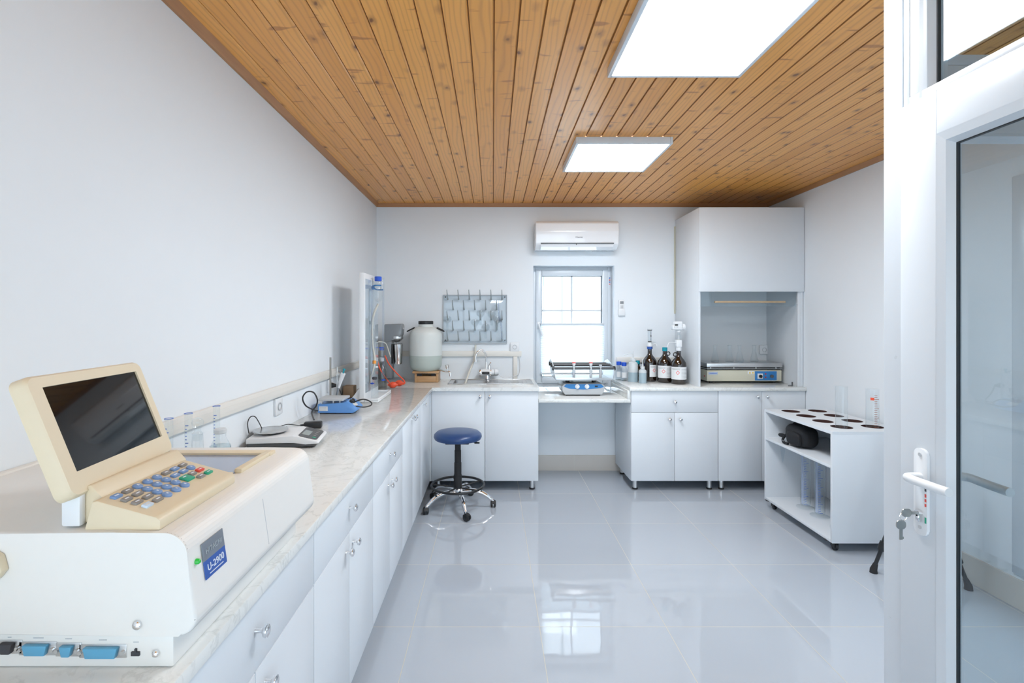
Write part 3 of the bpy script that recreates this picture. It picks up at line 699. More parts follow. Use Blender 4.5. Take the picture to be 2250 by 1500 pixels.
# ------------------------------------------------------------------ spectrophotometer (large beige analyser)
t=thing('spectrophotometer','large off-white spectrophotometer with tilted screen on the near end of the worktop','laboratory analyser',(-.80,1.09,WT))
bm=nb()
def arc(cx,cz,r,a0,a1,n=7): return [(cx+r*math.cos(math.radians(a0+(a1-a0)*i/n)),cz+r*math.sin(math.radians(a0+(a1-a0)*i/n))) for i in range(n+1)]
pf=[(-1.105,.942),(-.545,.938)]+arc(-.517,.968,.030,-90,0)+arc(-.540,1.070,.038,3,90,9)+[(-.62,1.109),(-1.105,1.109)]
prism(bm,[(x,.822,z) for x,z in pf],(0,.546,0),.006,3); dw('upper_housing',bm,'shell',t)
bm=nb(); box(bm,-1.09,-.531,.832,1.35,.8815,.938,.003); base=dw('base_housing',bm,'shell',t)
for x in (-1.05,-.57):
    for y in (.87,1.31):
        bm=nb(); cyl(bm,(x,y,WT),.012,.002,12); dw('foot',bm,'rubber',t)
def xr(z): return -.4872-(z-.968)*.143     # right face of the housing
bm=nb(); zs=[.97,1.068]; prism(bm,[(xr(.97)+.0003,1.0890,.97),(xr(1.068)+.0003,1.0890,1.068),(xr(1.068)-.002,1.0890,1.068),(xr(.97)-.002,1.0890,.97)],(0,.0018,0)); dw('seam',bm,'lgrey',t)
# badge
Bm=Matrix(((-.14,0,.99),(0,1,0),(.99,0,.14)))  # columns not used directly
def facept(y,z,o=0): return Vector((xr(z)+.004+o,y,z))
bm=nb(); pts=[facept(.858,1.073,-.003),facept(.925,1.073,-.003),facept(.925,1.0425,-.003),facept(.858,1.0425,-.003)]; prism(bm,pts,(.0015,0,0)); bd=dw('badge',bm,'labelgrey',t)
bm=nb(); pts=[facept(.858,1.0425,-.003),facept(.925,1.0425,-.003),facept(.925,1.012,-.003),facept(.858,1.012,-.003)]; prism(bm,pts,(.0015,0,0)); bd2=dw('badge',bm,'labelblue',t)
zc=Vector((-.143,0,1)).normalized(); xc=Vector((0,1,0)); nc=xc.cross(zc); RB=Matrix((xc,zc,nc)).transposed()
for body,size,z,par in (('HITACHI',.0125,1.056,bd),('U-2900',.0165,1.0285,bd2)):
    o=text(body,size,facept(.8915,z,-.0010)-t.location,RB,'dimink' if par is bd else 'whiteink',par)
bm=nb(); prism(bm,[facept(.870,1.0185,-.0014),facept(.913,1.0185,-.0014),facept(.913,1.0172,-.0014),facept(.870,1.0172,-.0014)],(.0006,0,0)); dw('underline',bm,'whiteink',bd2)
bm=nb(); c=facept(.842,1.052,-.004); lathe(bm,[(.0048,0),(.0044,.005),(.002,.0075),(.0003,.008)],c,14,'X'); dw('power_lamp',bm,'ledgreen',t)
# near face details
def screw(x,y,z,r=.007,par=t):
    bm=nb(); lathe(bm,[(r,0),(r,-.004),(r*.6,-.0065),(.0003,-.007)],(x,y,z),16,'Y'); return dw('screw',bm,'chrome',par)
screw(-.583,.822,.958); screw(-.559,.832,.905,.0055)
bm=nb(); prism(bm,[(-.815,.822,1.083),(-.800,.822,1.075),(-.793,.822,1.05),(-.805,.822,1.035),(-.83,.822,1.035)],(0,-.014,0),.003); dw('side_latch',bm,'cream',t)
def port(x0,x1,zc_,mt):
    h=.0085; s=.004; bm=nb()
    prism(bm,[(x0,.832,zc_+h),(x1,.832,zc_+h),(x1-s,.832,zc_-h),(x0+s,.832,zc_-h)],(0,-.009,0),.0015); p=dw('data_port',bm,mt,t)
    for x in (x0-.006,x1+.006):
        bm=nb(); cyl(bm,(x,.825,zc_),.0034,.008,8,'Y'); dw('port_screw',bm,'alu',p)
    bm=nb(); box(bm,x0-.011,x1+.011,.8305,.833,zc_-h-.003,zc_+h+.003,.001); dw('port_plate',bm,'alu',p)
port(-.815,-.792,.9155,'ink'); port(-.776,-.735,.913,'portblue'); port(-.715,-.694,.911,'portblue'); port(-.676,-.619,.9085,'portblue')
port(-.90,-.84,.917,'portblue')
bm=nb(); box(bm,-.600,-.586,.829,.833,.901,.908,.0005); box(bm,-.594,-.591,.829,.833,.908,.913); dw('usb_port',bm,'ink',t)
for hw_,x,z in ((.003,-.803,.931),(.0085,-.755,.930),(.0055,-.705,.9285),(.0065,-.648,.9265),(.0045,-.593,.923)):
    bm=nb(); box(bm,x-hw_,x+hw_,.8316,.8322,z-.0008,z+.0008); dw('port_caption',bm,'lgrey',t)
# keyboard wedge
kp=[(-.553,1.108),(-.553,1.124),(-.560,1.130),(-.658,1.157),(-.667,1.156),(-.680,1.108)]
bm=nb(); prism(bm,[(x,.832,z) for x,z in kp],(0,.243,0),.003,2); kb=dw('keyboard',bm,'cream',t)
kd=Vector((.098,0,-.027)).normalized(); kn=Vector((.027,0,.098)).normalized(); ko=Vector((-.658,.832,1.157))
KM=Matrix((kd,Vector((0,1,0)),kn)).transposed().to_4x4()
rows=[['b','g','o','o','o','g','b','g'],['g','g','o','o','o','b','b','o'],['g','g','o','o','o','G','g','r'],['w','g','o','o','o','','g','e']]
cm={'b':'keyblue','g':'keygrey','o':'keyblue','G':'keygreen','r':'keyred','w':'keypale','e':'keygreen'}
for i,row in enumerate(rows):
    for j,k in enumerate(row):
        if not k: continue
        a=.012+.0185*i; b=.018+.0262*j; pos=ko+kd*a+Vector((0,b,0)); mm=Matrix.Translation(pos)@KM; bm=nb()
        if k=='o': lathe(bm,[(.0088,-.001),(.0084,.003),(.0065,.0045),(.0003,.0045)],(0,.008,0),16,mat=mm)
        else:
            h=.0225 if k=='G' else .018; ww=.020 if k=='G' else .011
            box(bm,-.0055,-.0055+ww,0,h,-.001,.0042,.0012,2,mm)
        dw('key',bm,cm[k],kb)
        if k!='o':
            bm=nb(); box(bm,-.001,.0015,.004,.013,.0042,.0045,mat=mm); dw('key_print',bm,'whiteink' if k!='w' else 'paper',kb)
        else:
            bm=nb(); box(bm,-.002,.002,.0065,.0095,.0045,.0048,mat=mm); dw('key_print',bm,'whiteink',kb)
bm=nb(); prism(bm,[(-.664,.85,1.125),(-.664,.85,1.157),(-.683,.85,1.178),(-.705,.85,1.172),(-.705,.85,1.108)],(0,.235,0),.003); dw('screen_hinge',bm,'cream',t)
bm=nb(); box(bm,-.722,-.690,.836,.850,1.112,1.172,.004); box(bm,-.722,-.704,.850,1.07,1.108,1.165,.003); dw('hinge_block',bm,'white',t)
# tilted screen
P0=Vector((-.681,.812,1.166)); ea=Vector((-.032,.31,0)).normalized(); eu=Vector((-.075,-.0077,.200)).normalized(); en=ea.cross(eu).normalized(); eu=en.cross(ea).normalized()
SM=Matrix.Translation(P0)@Matrix((ea,eu,en)).transposed().to_4x4()
W_,H_=.312,.214
bm=nb(); ox=rounded(W_,H_,.016); fr=[]
lcd=(.030,.288,.040,.192)
def loop(pts,c): return [bm.verts.new(SM@Vector((a,b,c))) for a,b in pts]
o1=[(a+W_/2,b+H_/2) for a,b in ox]; o2=[(W_/2+a*.975,H_/2+b*.965) for a,b in ox]
def onrect(p):  # project direction to lcd rectangle
    cx,cy=(lcd[0]+lcd[1])/2,(lcd[2]+lcd[3])/2; dx,dy=p[0]-W_/2,p[1]-H_/2; hx,hy=(lcd[1]-lcd[0])/2,(lcd[3]-lcd[2])/2
    s=min(hx/max(abs(dx),1e-6),hy/max(abs(dy),1e-6)); return (cx+dx*s,cy+dy*s)
nn=len(o1); li=[]
for k,(a,b) in enumerate(ox):
    q=k//7; li.append([(lcd[1],lcd[3]),(lcd[0],lcd[3]),(lcd[0],lcd[2]),(lcd[1],lcd[2])][q])
A=loop(o1,-.026); B=loop(o1,-.006); Cc=loop(o2,0); D=[None]*4; E=[None]*4
cs=[(lcd[1],lcd[3]),(lcd[0],lcd[3]),(lcd[0],lcd[2]),(lcd[1],lcd[2])]
for q in range(4): D[q]=bm.verts.new(SM@Vector((*cs[q],0))); E[q]=bm.verts.new(SM@Vector((*cs[q],-.004)))
bm.faces.new(A)
for k in range(nn):
    j=(k+1)%nn; bm.faces.new((A[k],A[j],B[j],B[k])); bm.faces.new((B[k],B[j],Cc[j],Cc[k]))
    q=k//7; q2=j//7
    if q==q2: bm.faces.new((Cc[k],Cc[j],D[q]))
    else: bm.faces.new((Cc[k],Cc[j],D[q2],D[q]))
for q in range(4): bm.faces.new((D[q],D[(q+1)%4],E[(q+1)%4],E[q]))
sb=dw('screen_bezel',bm,'cream',t)
bm=nb(); box(bm,lcd[0],lcd[1],lcd[2],lcd[3],-.0055,-.0035,mat=SM); dw('display_glass',bm,'screen',sb)
# sample compartment lid
bm=nb(); box(bm,-.96,-.588,1.135,1.285,1.1085,1.1105); dw('compartment_lid',bm,'bay',t)
bm=nb(); box(bm,-.97,-.570,1.283,1.315,1.107,1.1165,.003); box(bm,-.97,-.588,1.125,1.135,1.107,1.113,.002); dw('lid_rim',bm,'cream',t)
bm=nb(); box(bm,-.590,-.572,1.14,1.30,1.107,1.119,.004); dw('lid_grip',bm,'cream',t)

# ------------------------------------------------------------------ glassware behind the analyser
def mcyl(label,loc,r,h,ink='blueink',group=None,marks=True,rotz=0):
    t=thing('measuring_cylinder',label,'measuring cylinder',loc,rotz,group)
    bm=nb(); lathe(bm,[(r*1.9,0),(r*1.9,.004),(r*1.1,.010),(r,.016),(r,h-.004),(r*1.12,h)],seg=22,caps=False); lathe(bm,[(.0004,.016),(r,.016)],seg=22,caps=False); done('glass_body',bm,'lab',t)
    if marks:
        bm=nb(); n=int((h*.8)/.012)
        for k in range(n):
            z=.03+k*.012; aw=.9 if k%5==0 else .5
            lathe(bm,[(r+.0004,z),(r+.0004,z+.0030)],seg=8,a0=-PI*.62,a1=-PI*.62+aw,caps=False)
        done('graduations',bm,ink,t)
    return t
for lb,x,y,h in (('slim measuring cylinder with blue rim on the left worktop, closest to the screen edge',-1.055,1.63,.255),('slim measuring cylinder with blue rim between the screen and the stoppered flask',-1.055,1.735,.252),('tall slim measuring cylinder with blue rim behind the small water bottle',-1.06,1.92,.245)):
    q=mcyl(lb,(x,y,WT),.012,h,'blueink')
    bm=nb(); torus(bm,(0,0,h),.0128,.0012,20,6); done('blue_rim',bm,'blueink',q)
t=thing('stoppered_flask','conical glass flask with a ball stopper behind the analyser','flask',(-.985,1.67,WT))
bm=nb(); lathe(bm,[(.0005,0),(.048,0),(.052,.006),(.050,.02),(.018,.145),(.016,.195),(.020,.198)],seg=28,caps=False); done('glass_body',bm,'lab',t)
bm=nb(); lathe(bm,[(.0005,.17),(.013,.175),(.015,.198),(.010,.205),(.009,.213),(.017,.225),(.019,.236),(.013,.247),(.0005,.251)],seg=20); done('stopper',bm,'lab',t)
t=thing('reagent_bottle','small squat glass bottle half filled with water left of the balance','bottle',(-.98,1.80,WT))
bm=nb(); lathe(bm,[(.0005,0),(.032,0),(.036,.004),(.036,.11),(.028,.135),(.018,.155),(.018,.172)],seg=28,caps=False); done('glass_body',bm,'lab',t)
bm=nb(); lathe(bm,[(.0005,.002),(.0345,.004),(.0345,.125),(.0005,.125)],seg=28,caps=False); done('water',bm,'water',t)
bm=nb(); cyl(bm,(0,0,.168),.021,.018,22,bev=.003); done('cap',bm,'squeeze',t)

# ------------------------------------------------------------------ precision balance
t=thing('precision_balance','white precision balance with round steel pan and dark key panel','balance',(-.952,2.33,WT),math.radians(8))
bm=nb(); prism(bm,[(-.150,-.100,.004),(-.153,-.100,.026),(.148,-.100,.022),(.135,-.100,.006)],(0,.20,0),.004); done('lower_body',bm,'dgrey',t)
bm=nb(); prism(bm,[(-.155,-.105,.026),(-.153,-.105,.050),(.045,-.105,.056),(.060,-.105,.055),(.152,-.105,.030),(.157,-.105,.018),(.10,-.105,.018),(.05,-.105,.026)],(0,.21,0),.006,3); done('upper_body',bm,'white',t)
dd=Vector((.092,0,-.025)).normalized(); up=Vector((.025,0,.092)).normalized(); PM=Matrix.Translation((.060,0,.0555))@Matrix((dd,Vector((0,1,0)),up)).transposed().to_4x4()
bm=nb(); prism(bm,[(PM@Vector((a+.045,b,-.001))) for a,b in rounded(.084,.185,.018)],up*.0025); p=done('key_panel',bm,'dgrey',t)
bm=nb(); box(bm,.012,.045,-.055,.03,.001,.0022,mat=PM); done('display',bm,'lcdgrey',p)
bm=nb(); lathe(bm,[(.008,.0014),(.008,.0026),(.0003,.0026)],(.070,-.065,0),14,mat=PM); done('power_key',bm,'keygreen',p)
for y in (-.03,.0,.03,.06):
    bm=nb(); lathe(bm,[(.007,.0014),(.007,.002),(.0003,.002)],(.066,y,0),12,mat=PM); done('key',bm,'keygrey',p)
bm=nb(); lathe(bm,[(.010,.048),(.010,.058),(.070,.060),(.076,.063),(.076,.068),(.072,.069),(.0005,.068)],(-.078,0,0),36); done('weighing_pan',bm,'steel',t)
for x in (-.13,.12):
    for y in (-.08,.08):
        bm=nb(); cyl(bm,(x,y,0),.010,.006,12); done('foot',bm,'rubber',t)
t=thing('power_adapter','black power adapter block with cable, behind the balance','power adapter',(-.955,2.66,WT),math.radians(10))
bm=nb(); box(bm,-.045,.045,-.022,.022,0,.034,.007,3); done('block',bm,'black',t)
bm=nb(); lathe(bm,[(.006,0),(.004,-.02)],(-.045,0,.017),10,'X'); done('strain_relief',bm,'black',t)
bm=nb(); tube(bm,[(-1.018,2.649,WT+.017),at(655,934,2.60),at(632,932,2.56),at(612,938,2.52),at(604,944,2.50)],.0022,8,6); tag(done('power_cable',bm,'black'),'thin black cable from the adapter block to the balance','cable')
bm=nb(); tube(bm,[at(547,952,2.27),at(544,930,2.26),at(550,916,2.26),at(560,915,2.27),at(568,926,2.28),at(576,942,2.36)],.0022,8,6); tag(done('signal_cable',bm,'black'),'short black cable looping up behind the balance by the wall','cable')

# ------------------------------------------------------------------ magnetic stirrer with rod
t=thing('magnetic_stirrer','blue magnetic stirrer with white plate and black knobs on the left worktop','stirrer',(-1.068,3.05,WT))
bm=nb(); prism(bm,[(0,0,.005),(.215,0,.005),(.236,0,.018),(.236,0,.032),(.212,0,.052),(.178,0,.078),(.150,0,.064),(0,0,.060)],(0,.15,0),.004,2); done('housing',bm,'stirblue',t)
bm=nb(); box(bm,.01,.20,.01,.14,0,.006); done('foot',bm,'rubber',t)
for x in (.02,.09,.13):
    for y in (.02,.12):
        bm=nb(); cyl(bm,(x,y,.058),.005,.022,10); done('plate_post',bm,'alu',t)
bm=nb(); box(bm,.0,.155,.0,.148,.078,.092,.003); done('top_plate',bm,'lgrey',t)
bm=nb(); box(bm,.010,.062,-.0015,.001,.018,.046); done('sticker',bm,'paper',t)
bm=nb()
for k in range(3): box(bm,.014,.054,-.0018,-.0014,.022+.008*k,.0235+.008*k)
done('sticker_print',bm,'greyink',t)
sd_=Vector((.034,0,-.026)).normalized(); sn=Vector((.026,0,.034)).normalized(); KM2=Matrix.Translation((.178,0,.078))@Matrix((sd_,Vector((0,1,0)),sn)).transposed().to_4x4()
for y in (.035,.075):
    bm=nb(); lathe(bm,[(.012,-.002),(.012,.012),(.010,.015),(.0003,.015)],(.018,y,0),16,mat=KM2); done('knob',bm,'black',t)
bm=nb(); prism(bm,[(KM2@Vector((a+.045,b+.055,-.004))) for a,b in rounded(.026,.06,.012)],sn*.006); done('control_plate',bm,'paper',t)
bm=nb(); cyl(bm,(.028,.155,0),.018,.03,16); cyl(bm,(.028,.155,.028),.006,.305,12); done('support_rod',bm,'rodsteel',t)
bm=nb(); tube(bm,[at(698,902,3.00),at(686,899,2.92),at(671,890,2.86),at(665,874,2.85),at(674,861,2.85),at(689,862,2.86),at(697,877,2.86),at(695,891,2.87),at(687,901,2.87),at(685,909,2.82),at(690,922,2.71)],.0042,8,6); tag(done('power_cable',bm,'black'),'black cable looped in a ring left of the blue stirrer','cable')
bm=nb(); tube(bm,[at(770,889,3.1),at(783,881,3.1),at(800,877,3.12),at(815,883,3.13),at(815,890,3.12),at(800,894,3.1),at(780,892,3.08),at(768,893,3.08)],.004,8,6); tag(done('sensor_cable',bm,'black'),'black cable loop lying to the right of the blue stirrer','cable')
# pipettes
t=thing('pipette_stand','small white stand behind the blue stirrer holding a pipette','pipette stand',(-1.03,3.36,WT))
bm=nb(); cyl(bm,(0,0,0),.035,.012,20,bev=.003); cyl(bm,(-.015,0,.012),.005,.245,10); box(bm,-.02,.03,-.012,.012,.20,.212,.003); done('stand',bm,'squeeze',t)
t=thing('pipette','grey and white hand pipette leaning with a teal button behind the stirrer','pipette',(-1.02,3.27,WT))
bm=nb(); tube(bm,[(-.012,0,.035),(.002,0,.09),(.012,0,.13)],.006,10,radii=[.003,.006,.008]); done('tip_cone',bm,'mgrey',t)
bm=nb(); tube(bm,[(.012,0,.13),(.028,-.004,.18),(.045,-.008,.225)],.014,12,4,radii=[.010,.013,.015,.016]); done('handle',bm,'white',t)
bm=nb(); tube(bm,[(.006,-.002,.12),(.018,-.006,.18),(.03,-.01,.232),(.015,-.01,.24)],.006,8,4); done('ejector',bm,'mgrey',t)
bm=nb(); tube(bm,[(.045,-.008,.225),(.050,-.009,.245)],.005,10); cyl(bm,(.051,-.009,.245),.009,.010,12); done('plunger',bm,'teal',t)
bm=nb(); box(bm,-1.108,-1.03,3.70,3.78,WT,WT+.082,.003); tag(done('carton_box',bm,'cork'),'small brown cardboard box against the left wall behind the plug','box')

# ------------------------------------------------------------------ titration stand
t=thing('titration_stand','tall white board stand with tray for burettes on the left worktop','stand',(-.90,3.69,WT))
bm=nb(); box(bm,-.027,.007,-.22,.21,.0,.90,.004); done('back_board',bm,'white',t)
bm=nb(); box(bm,.0075,.105,-.22,.22,0,.010,.002); box(bm,.0075,.105,-.22,-.205,.010,.026,.003); box(bm,.0075,.105,.205,.22,.010,.026,.003); box(bm,.09,.105,-.205,.205,.010,.026,.003); done('tray',bm,'white',t)
bm=nb(); prism(bm,[(-.0275,-.20,.0),(-.095,-.20,.0),(-.095,-.20,.012),(-.0275,-.20,.10)],(0,.012,0)); done('brace',bm,'white',t)
bm=nb(); cyl(bm,(-.0285,-.12,.80),.004,.002,10,'X'); done('screw',bm,'dgrey',t)
bm=nb(); box(bm,.008,.012,-.19,.19,.06,.86,.001); box(bm,.0125,.016,-.10,-.06,.06,.80); done('scale_plate',bm,'acryl',t)
def burette(label,x,y,h,mt='blueink'):
    b=thing('burette',label,'burette',(x,y,WT+.06))
    bm=nb(); lathe(bm,[(.003,0),(.003,.05),(.009,.07),(.009,h),(.014,h+.012)],seg=16,caps=False); done('glass_tube',bm,'lab',b)
    bm=nb(); box(bm,-.0006,.0006,-.0096,-.0092,.09,h-.02); done('stripe',bm,mt,b)
    bm=nb(); tube(bm,[(-.014,0,.055),(.014,0,.055)],.004); cyl(bm,(0,-.008,.055),.007,.016,10,'Y'); done('stopcock',bm,'blue',b)
    return b
burette('tall blue-striped burette fixed near the front of the titration board',-.867,3.60,.80)
burette('tall blue-striped burette standing off the far side of the titration board',-.832,3.80,.82)
t2=thing('storage_bottle','clear bottle with dark blue cap held high in the blue clamp','bottle',(-.848,3.70,1.585))
bm=nb(); lathe(bm,[(.0005,0),(.018,.002),(.029,.02),(.030,.03),(.030,.115),(.022,.135),(.019,.14),(.019,.16)],seg=24,caps=False); done('glass_body',bm,'lab',t2)
bm=nb(); cyl(bm,(0,0,.152),.026,.034,24,bev=.003); done('cap',bm,'blue',t2)
bm=nb(); cyl(bm,(0,0,-.018),.006,.02,12); done('outlet',bm,'lab',t2)
c=thing('clamp','blue two-pronged clamp on the titration board around the clear bottle','clamp',(-.893,3.70,1.69))
bm=nb(); tube(bm,[(0,0,0),(.018,0,0)],.009); box(bm,.0,.012,-.012,.012,-.015,.015,.002); done('boss',bm,'shblue',c)
for s in (-1,1):
    bm=nb(); tube(bm,[(.012,0,0),(.022,s*.034,s*-.012),(.045,s*.038,s*-.014),(.075,s*.030,s*-.014)],.005,8,5); done('jaw',bm,'shblue',c)
bm=nb(); tube(bm,[(-.848,3.70,1.57),at(819,700,3.68),at(818,750,3.66),at(823,785,3.64),at(822,803,3.63),at(814,830,3.62),at(808,850,3.64)],.008,10,6); o=tag(done('silicone_tube',bm,'tube'),'milky silicone tube hanging from the high bottle down the titration board','tube')
bm=nb(); tube(bm,[at(822.5,792,3.637),at(822,799,3.632)],.0135,12); done('tape',bm,'orangetape',o)
t=thing('aspirator_bottle','small glass bottle with black stopper band on the titration tray','bottle',(-.845,3.58,WT+.010))
bm=nb(); lathe(bm,[(.0005,0),(.024,0),(.026,.004),(.026,.10),(.016,.125),(.014,.14)],seg=22,caps=False); done('glass_body',bm,'lab',t)
bm=nb(); cyl(bm,(0,0,.136),.018,.018,20,bev=.003); done('stopper',bm,'ink',t)
bm=nb(); cyl(bm,(0,0,.152),.004,.09,10); done('inlet_tube',bm,'lab',t)
def titr(label,x,y,s,tone):
    b=thing('automatic_burette_bottle',label,'bottle',(x,y,WT)); 
    bm=nb(); lathe(bm,[(.0005,0),(.040*s,0),(.043*s,.005),(.043*s,.15*s),(.030*s,.19*s),(.016*s,.21*s),(.016*s,.24*s)],seg=26,caps=False); done('glass_body',bm,tone,b)
    bm=nb(); cyl(bm,(0,0,.235*s),.019*s,.03*s,18,bev=.003); done('stopper',bm,'lgrey',b)
    bm=nb(); cyl(bm,(0,0,.26*s),.007,.13*s,12); done('glass_neck',bm,'lab',b)
    bm=nb(); tube(bm,[(-.018,0,.345*s),(.018,0,.345*s)],.006); done('stopcock',bm,'blue',b)
    return b
M['greyglass']=glassy('grey_tinted_glass',(.62,.62,.60),1.5,.02,1.2)
titr('grey-tinted glass dosing bottle with stopcock just beyond the titration tray',-.90,4.05,1.0,'greyglass')
titr('clear glass dosing bottle farther back beside the mixer',-.945,4.26,.92,'lab')
bm=nb(); tube(bm,[at(820,752,4.0),at(838,751,4.05),at(848,755,4.1),at(853,768,4.12),at(858,784,4.12)],.004,8,6); tag(done('glass_side_arm',bm,'tube'),'thin bent side arm above the dosing bottles ending in a nozzle','tube')
for lb,pts,bp in (('orange rubber tube with bulb lying nearer the worktop edge',[at(828,785,4.0),at(834,808,4.0),at(846,828,4.05),at(860,846,4.17)],at(863,846,4.19)),('orange rubber tube with bulb curving farther back by the mixer',[at(846,781,4.12),at(855,800,4.15),at(872,820,4.22),at(888,836,4.28),at(888,843,4.27),at(880,844,4.27)],at(877,841,4.31))):
    b=thing('rubber_bulb_tube',lb,'rubber bulb',(bp.x,bp.y,WT))
    q=[Vector((p.x,p.y,max(p.z,WT+.012)))-b.location for p in pts]
    bm=nb(); tube(bm,q,.0055,8,6); done('rubber_tube',bm,'orange',b)
    bm=nb(); lathe(bm,[(.003,-.045),(.010,-.035),(.024,-.015),(.027,.0),(.022,.02),(.010,.034),(.007,.042)],(0,0,.027),18,'X'); done('bulb',bm,'orange',b)
    bm=nb(); cyl(bm,(-.055,0,.027),.007,.012,12,'X'); done('valve',bm,'lgrey',b)

# ------------------------------------------------------------------ shaker on the window shelf
t=thing('laboratory_shaker','grey and blue platform shaker on the low window shelf','shaker',(.80,4.42,.778))
bm=nb(); prism(bm,[(-.165,0,.012),(.165,0,.012),(.185,0,.045),(.190,0,.085),(.165,0,.110),(-.165,0,.110),(-.190,0,.085),(-.185,0,.045)],(0,.30,0),.006,2); done('housing',bm,'lgrey',t)
bm=nb(); box(bm,-.15,.15,.01,.28,0,.013,.003); done('foot',bm,'black',t)
bm=nb(); prism(bm,[(-.155,-.003,.104),(.155,-.003,.104),(.180,-.003,.082),(.150,-.003,.070),(0,-.003,.058),(-.130,-.003,.066),(-.172,-.003,.084)],(0,.004,0)); p=done('control_panel',bm,'shblue',t)
for x in (-.055,.03):
    bm=nb(); lathe(bm,[(.020,0),(.020,-.004),(.013,-.006),(.012,-.022),(.0003,-.023)],(x,-.003,.084),18,'Y'); done('knob',bm,'white',p)
bm=nb(); box(bm,.10,.125,-.008,-.002,.080,.092,.002); done('switch',bm,'black',p)
for x in (-.12,.12):
    bm=nb(); cyl(bm,(x,.15,.108),.02,.034,14); done('drive_post',bm,'black',t)
bm=nb(); box(bm,-.245,.245,-.03,.34,.140,.150,.002); box(bm,-.245,.245,-.032,-.028,.140,.165,.001); done('platform',bm,'steel',t)
for s in (-1,1):
    bm=nb(); prism(bm,[(s*.245,-.03,.15),(s*.245,.34,.15),(s*.262,.34,.285),(s*.262,.22,.31),(s*.262,.06,.28),(s*.262,-.03,.24)],(s*.004,0,0)); done('side_bracket',bm,'alu',t)
for y,z in ((.0,.245),(.13,.262),(.27,.262)):
    bm=nb(); cyl(bm,(-.275,y,z),.0125,.545,14,'X'); r_=done('clamp_bar',bm,'dgrey',t)
    for x in (-.275,.262):
        bm=nb(); cyl(bm,(x,y,z),.019,.018,12,'X'); done('bar_knob',bm,'black',r_)
for x in (-.085,.065,.15):
    bm=nb(); cyl(bm,(x,.0,.215),.013,.062,14); cyl(bm,(x,.0,.15),.010,.066,12,r2=.013); k_=done('clamp_post',bm,'alu' if x<.1 else 'lgrey',t)
    if x<.1:
        bm=nb(); cyl(bm,(x,0,.277),.016,.014,14); done('white_nut',bm,'white',k_); bm=nb(); cyl(bm,(x,0,.2905),.017,.008,14); done('red_cap',bm,'keyred',k_)
bm=nb(); tube(bm,[(1.0,4.60,.85),(1.05,4.62,.80),(1.09,4.70,.79),(1.07,4.78,.80),(1.10,4.85,.83),(1.13,4.80,.80)],.0035,8,6); tag(done('power_cable',bm,'lgrey'),'thin grey cable curling on the low shelf right of the shaker','cable')

# ------------------------------------------------------------------ bottles on the right worktop
def winchester(label,x,y,label_arc,capm,rot=0,ring=None):
    b=thing('brown_glass_bottle',label,'bottle',(x,y,WT))
    R=.066
    bm=nb(); lathe(bm,[(.0005,.004),(.05,0),(.062,.004),(R,.014),(R,.165),(.062,.19),(.046,.218),(.027,.24),(.019,.256),(.0185,.300)],seg=36); done('glass_body',bm,'amber',b)
    if ring: 
        bm=nb(); torus(bm,(ring*.031,0,.262),.016,.005,20,8,'Y'); done('finger_ring',bm,'amber',b)
    bm=nb(); a0,a1=label_arc; lathe(bm,[(R+.0006,.045),(R+.0006,.155)],seg=20,a0=a0,a1=a1,caps=False); lb_=done('paper_label',bm,'paper',b)
    bm=nb(); m_=(a0+a1)/2
    for k in range(7):
        z=.060+k*.012; lathe(bm,[(R+.0011,z),(R+.0011,z+.0022)],seg=6,a0=m_+.12,a1=a1-.12-(.15 if k%3==1 else 0),caps=False)
    for k in range(2): lathe(bm,[(R+.0011,.140-.009*k),(R+.0011,.143-.009*k)],seg=6,a0=a0+.12,a1=m_-.05,caps=False)
    done('label_print',bm,'greyink',lb_)
    bm=nb(); am=(a0*.62+a1*.38); 
    P=[Vector(((R+.0012)*math.cos(am+da),(R+.0012)*math.sin(am+da),z)) for da,z in ((0,.125),(.26,.105),(0,.085),(-.26,.105))]; P2=[Vector(((R+.0012)*math.cos(am+da*.6),(R+.0012)*math.sin(am+da*.6),z)) for da,z in ((0,.117),(.26,.105),(0,.093),(-.26,.105))]
    A_=[bm.verts.new(p) for p in P]; B_=[bm.verts.new(p) for p in P2]
    for i in range(4): bm.faces.new((A_[i],A_[(i+1)%4],B_[(i+1)%4],B_[i]))
    done('hazard_mark',bm,'pinkink',lb_)
    bm=nb()
    if capm: cyl(bm,(0,0,.285),.0225,.034,24,bev=.002); done('cap',bm,capm,b)
    else: bm.free()
    return b
b3=winchester('brown glass bottle with a white digital burette on top, beside the hood',1.655,4.46,(-PI*.98,-PI*.10),None,ring=-1)
b2=winchester('brown glass bottle with a teal screw cap, middle of the three big ones',1.571,4.575,(-PI*.95,-PI*.18),'teal',ring=1)
b1=winchester('brown glass bottle with clear dispenser pump and dark blue collar',1.463,4.67,(-PI*.60,-PI*.05),None)
t=thing('digital_burette','white digital bottle-top burette with round knob on the rightmost brown bottle','digital burette',(1.655,4.46,WT+.295))
bm=nb(); cyl(bm,(0,0,0),.024,.032,24,bev=.002); done('collar',bm,'white',t)
bm=nb(); box(bm,-.026,.024,-.022,.022,.032,.096,.006,3); done('valve_block',bm,'white',t)
bm=nb(); cyl(bm,(0,0,.09),.015,.08,18); done('glass_cylinder',bm,'lab',t); bm=nb(); cyl(bm,(0,0,.095),.011,.045,14); done('piston',bm,'lgrey',t)
bm=nb(); cyl(bm,(0,0,.165),.018,.02,18,bev=.002); done('neck',bm,'white',t)
bm=nb(); box(bm,-.060,.028,-.03,.03,.185,.228,.010,3); box(bm,-.042,.026,-.028,.028,.222,.262,.010,3); done('head',bm,'white',t)
bm=nb(); box(bm,-.045,-.018,-.0335,-.029,.222,.238,.001); done('display',bm,'dgrey',t)
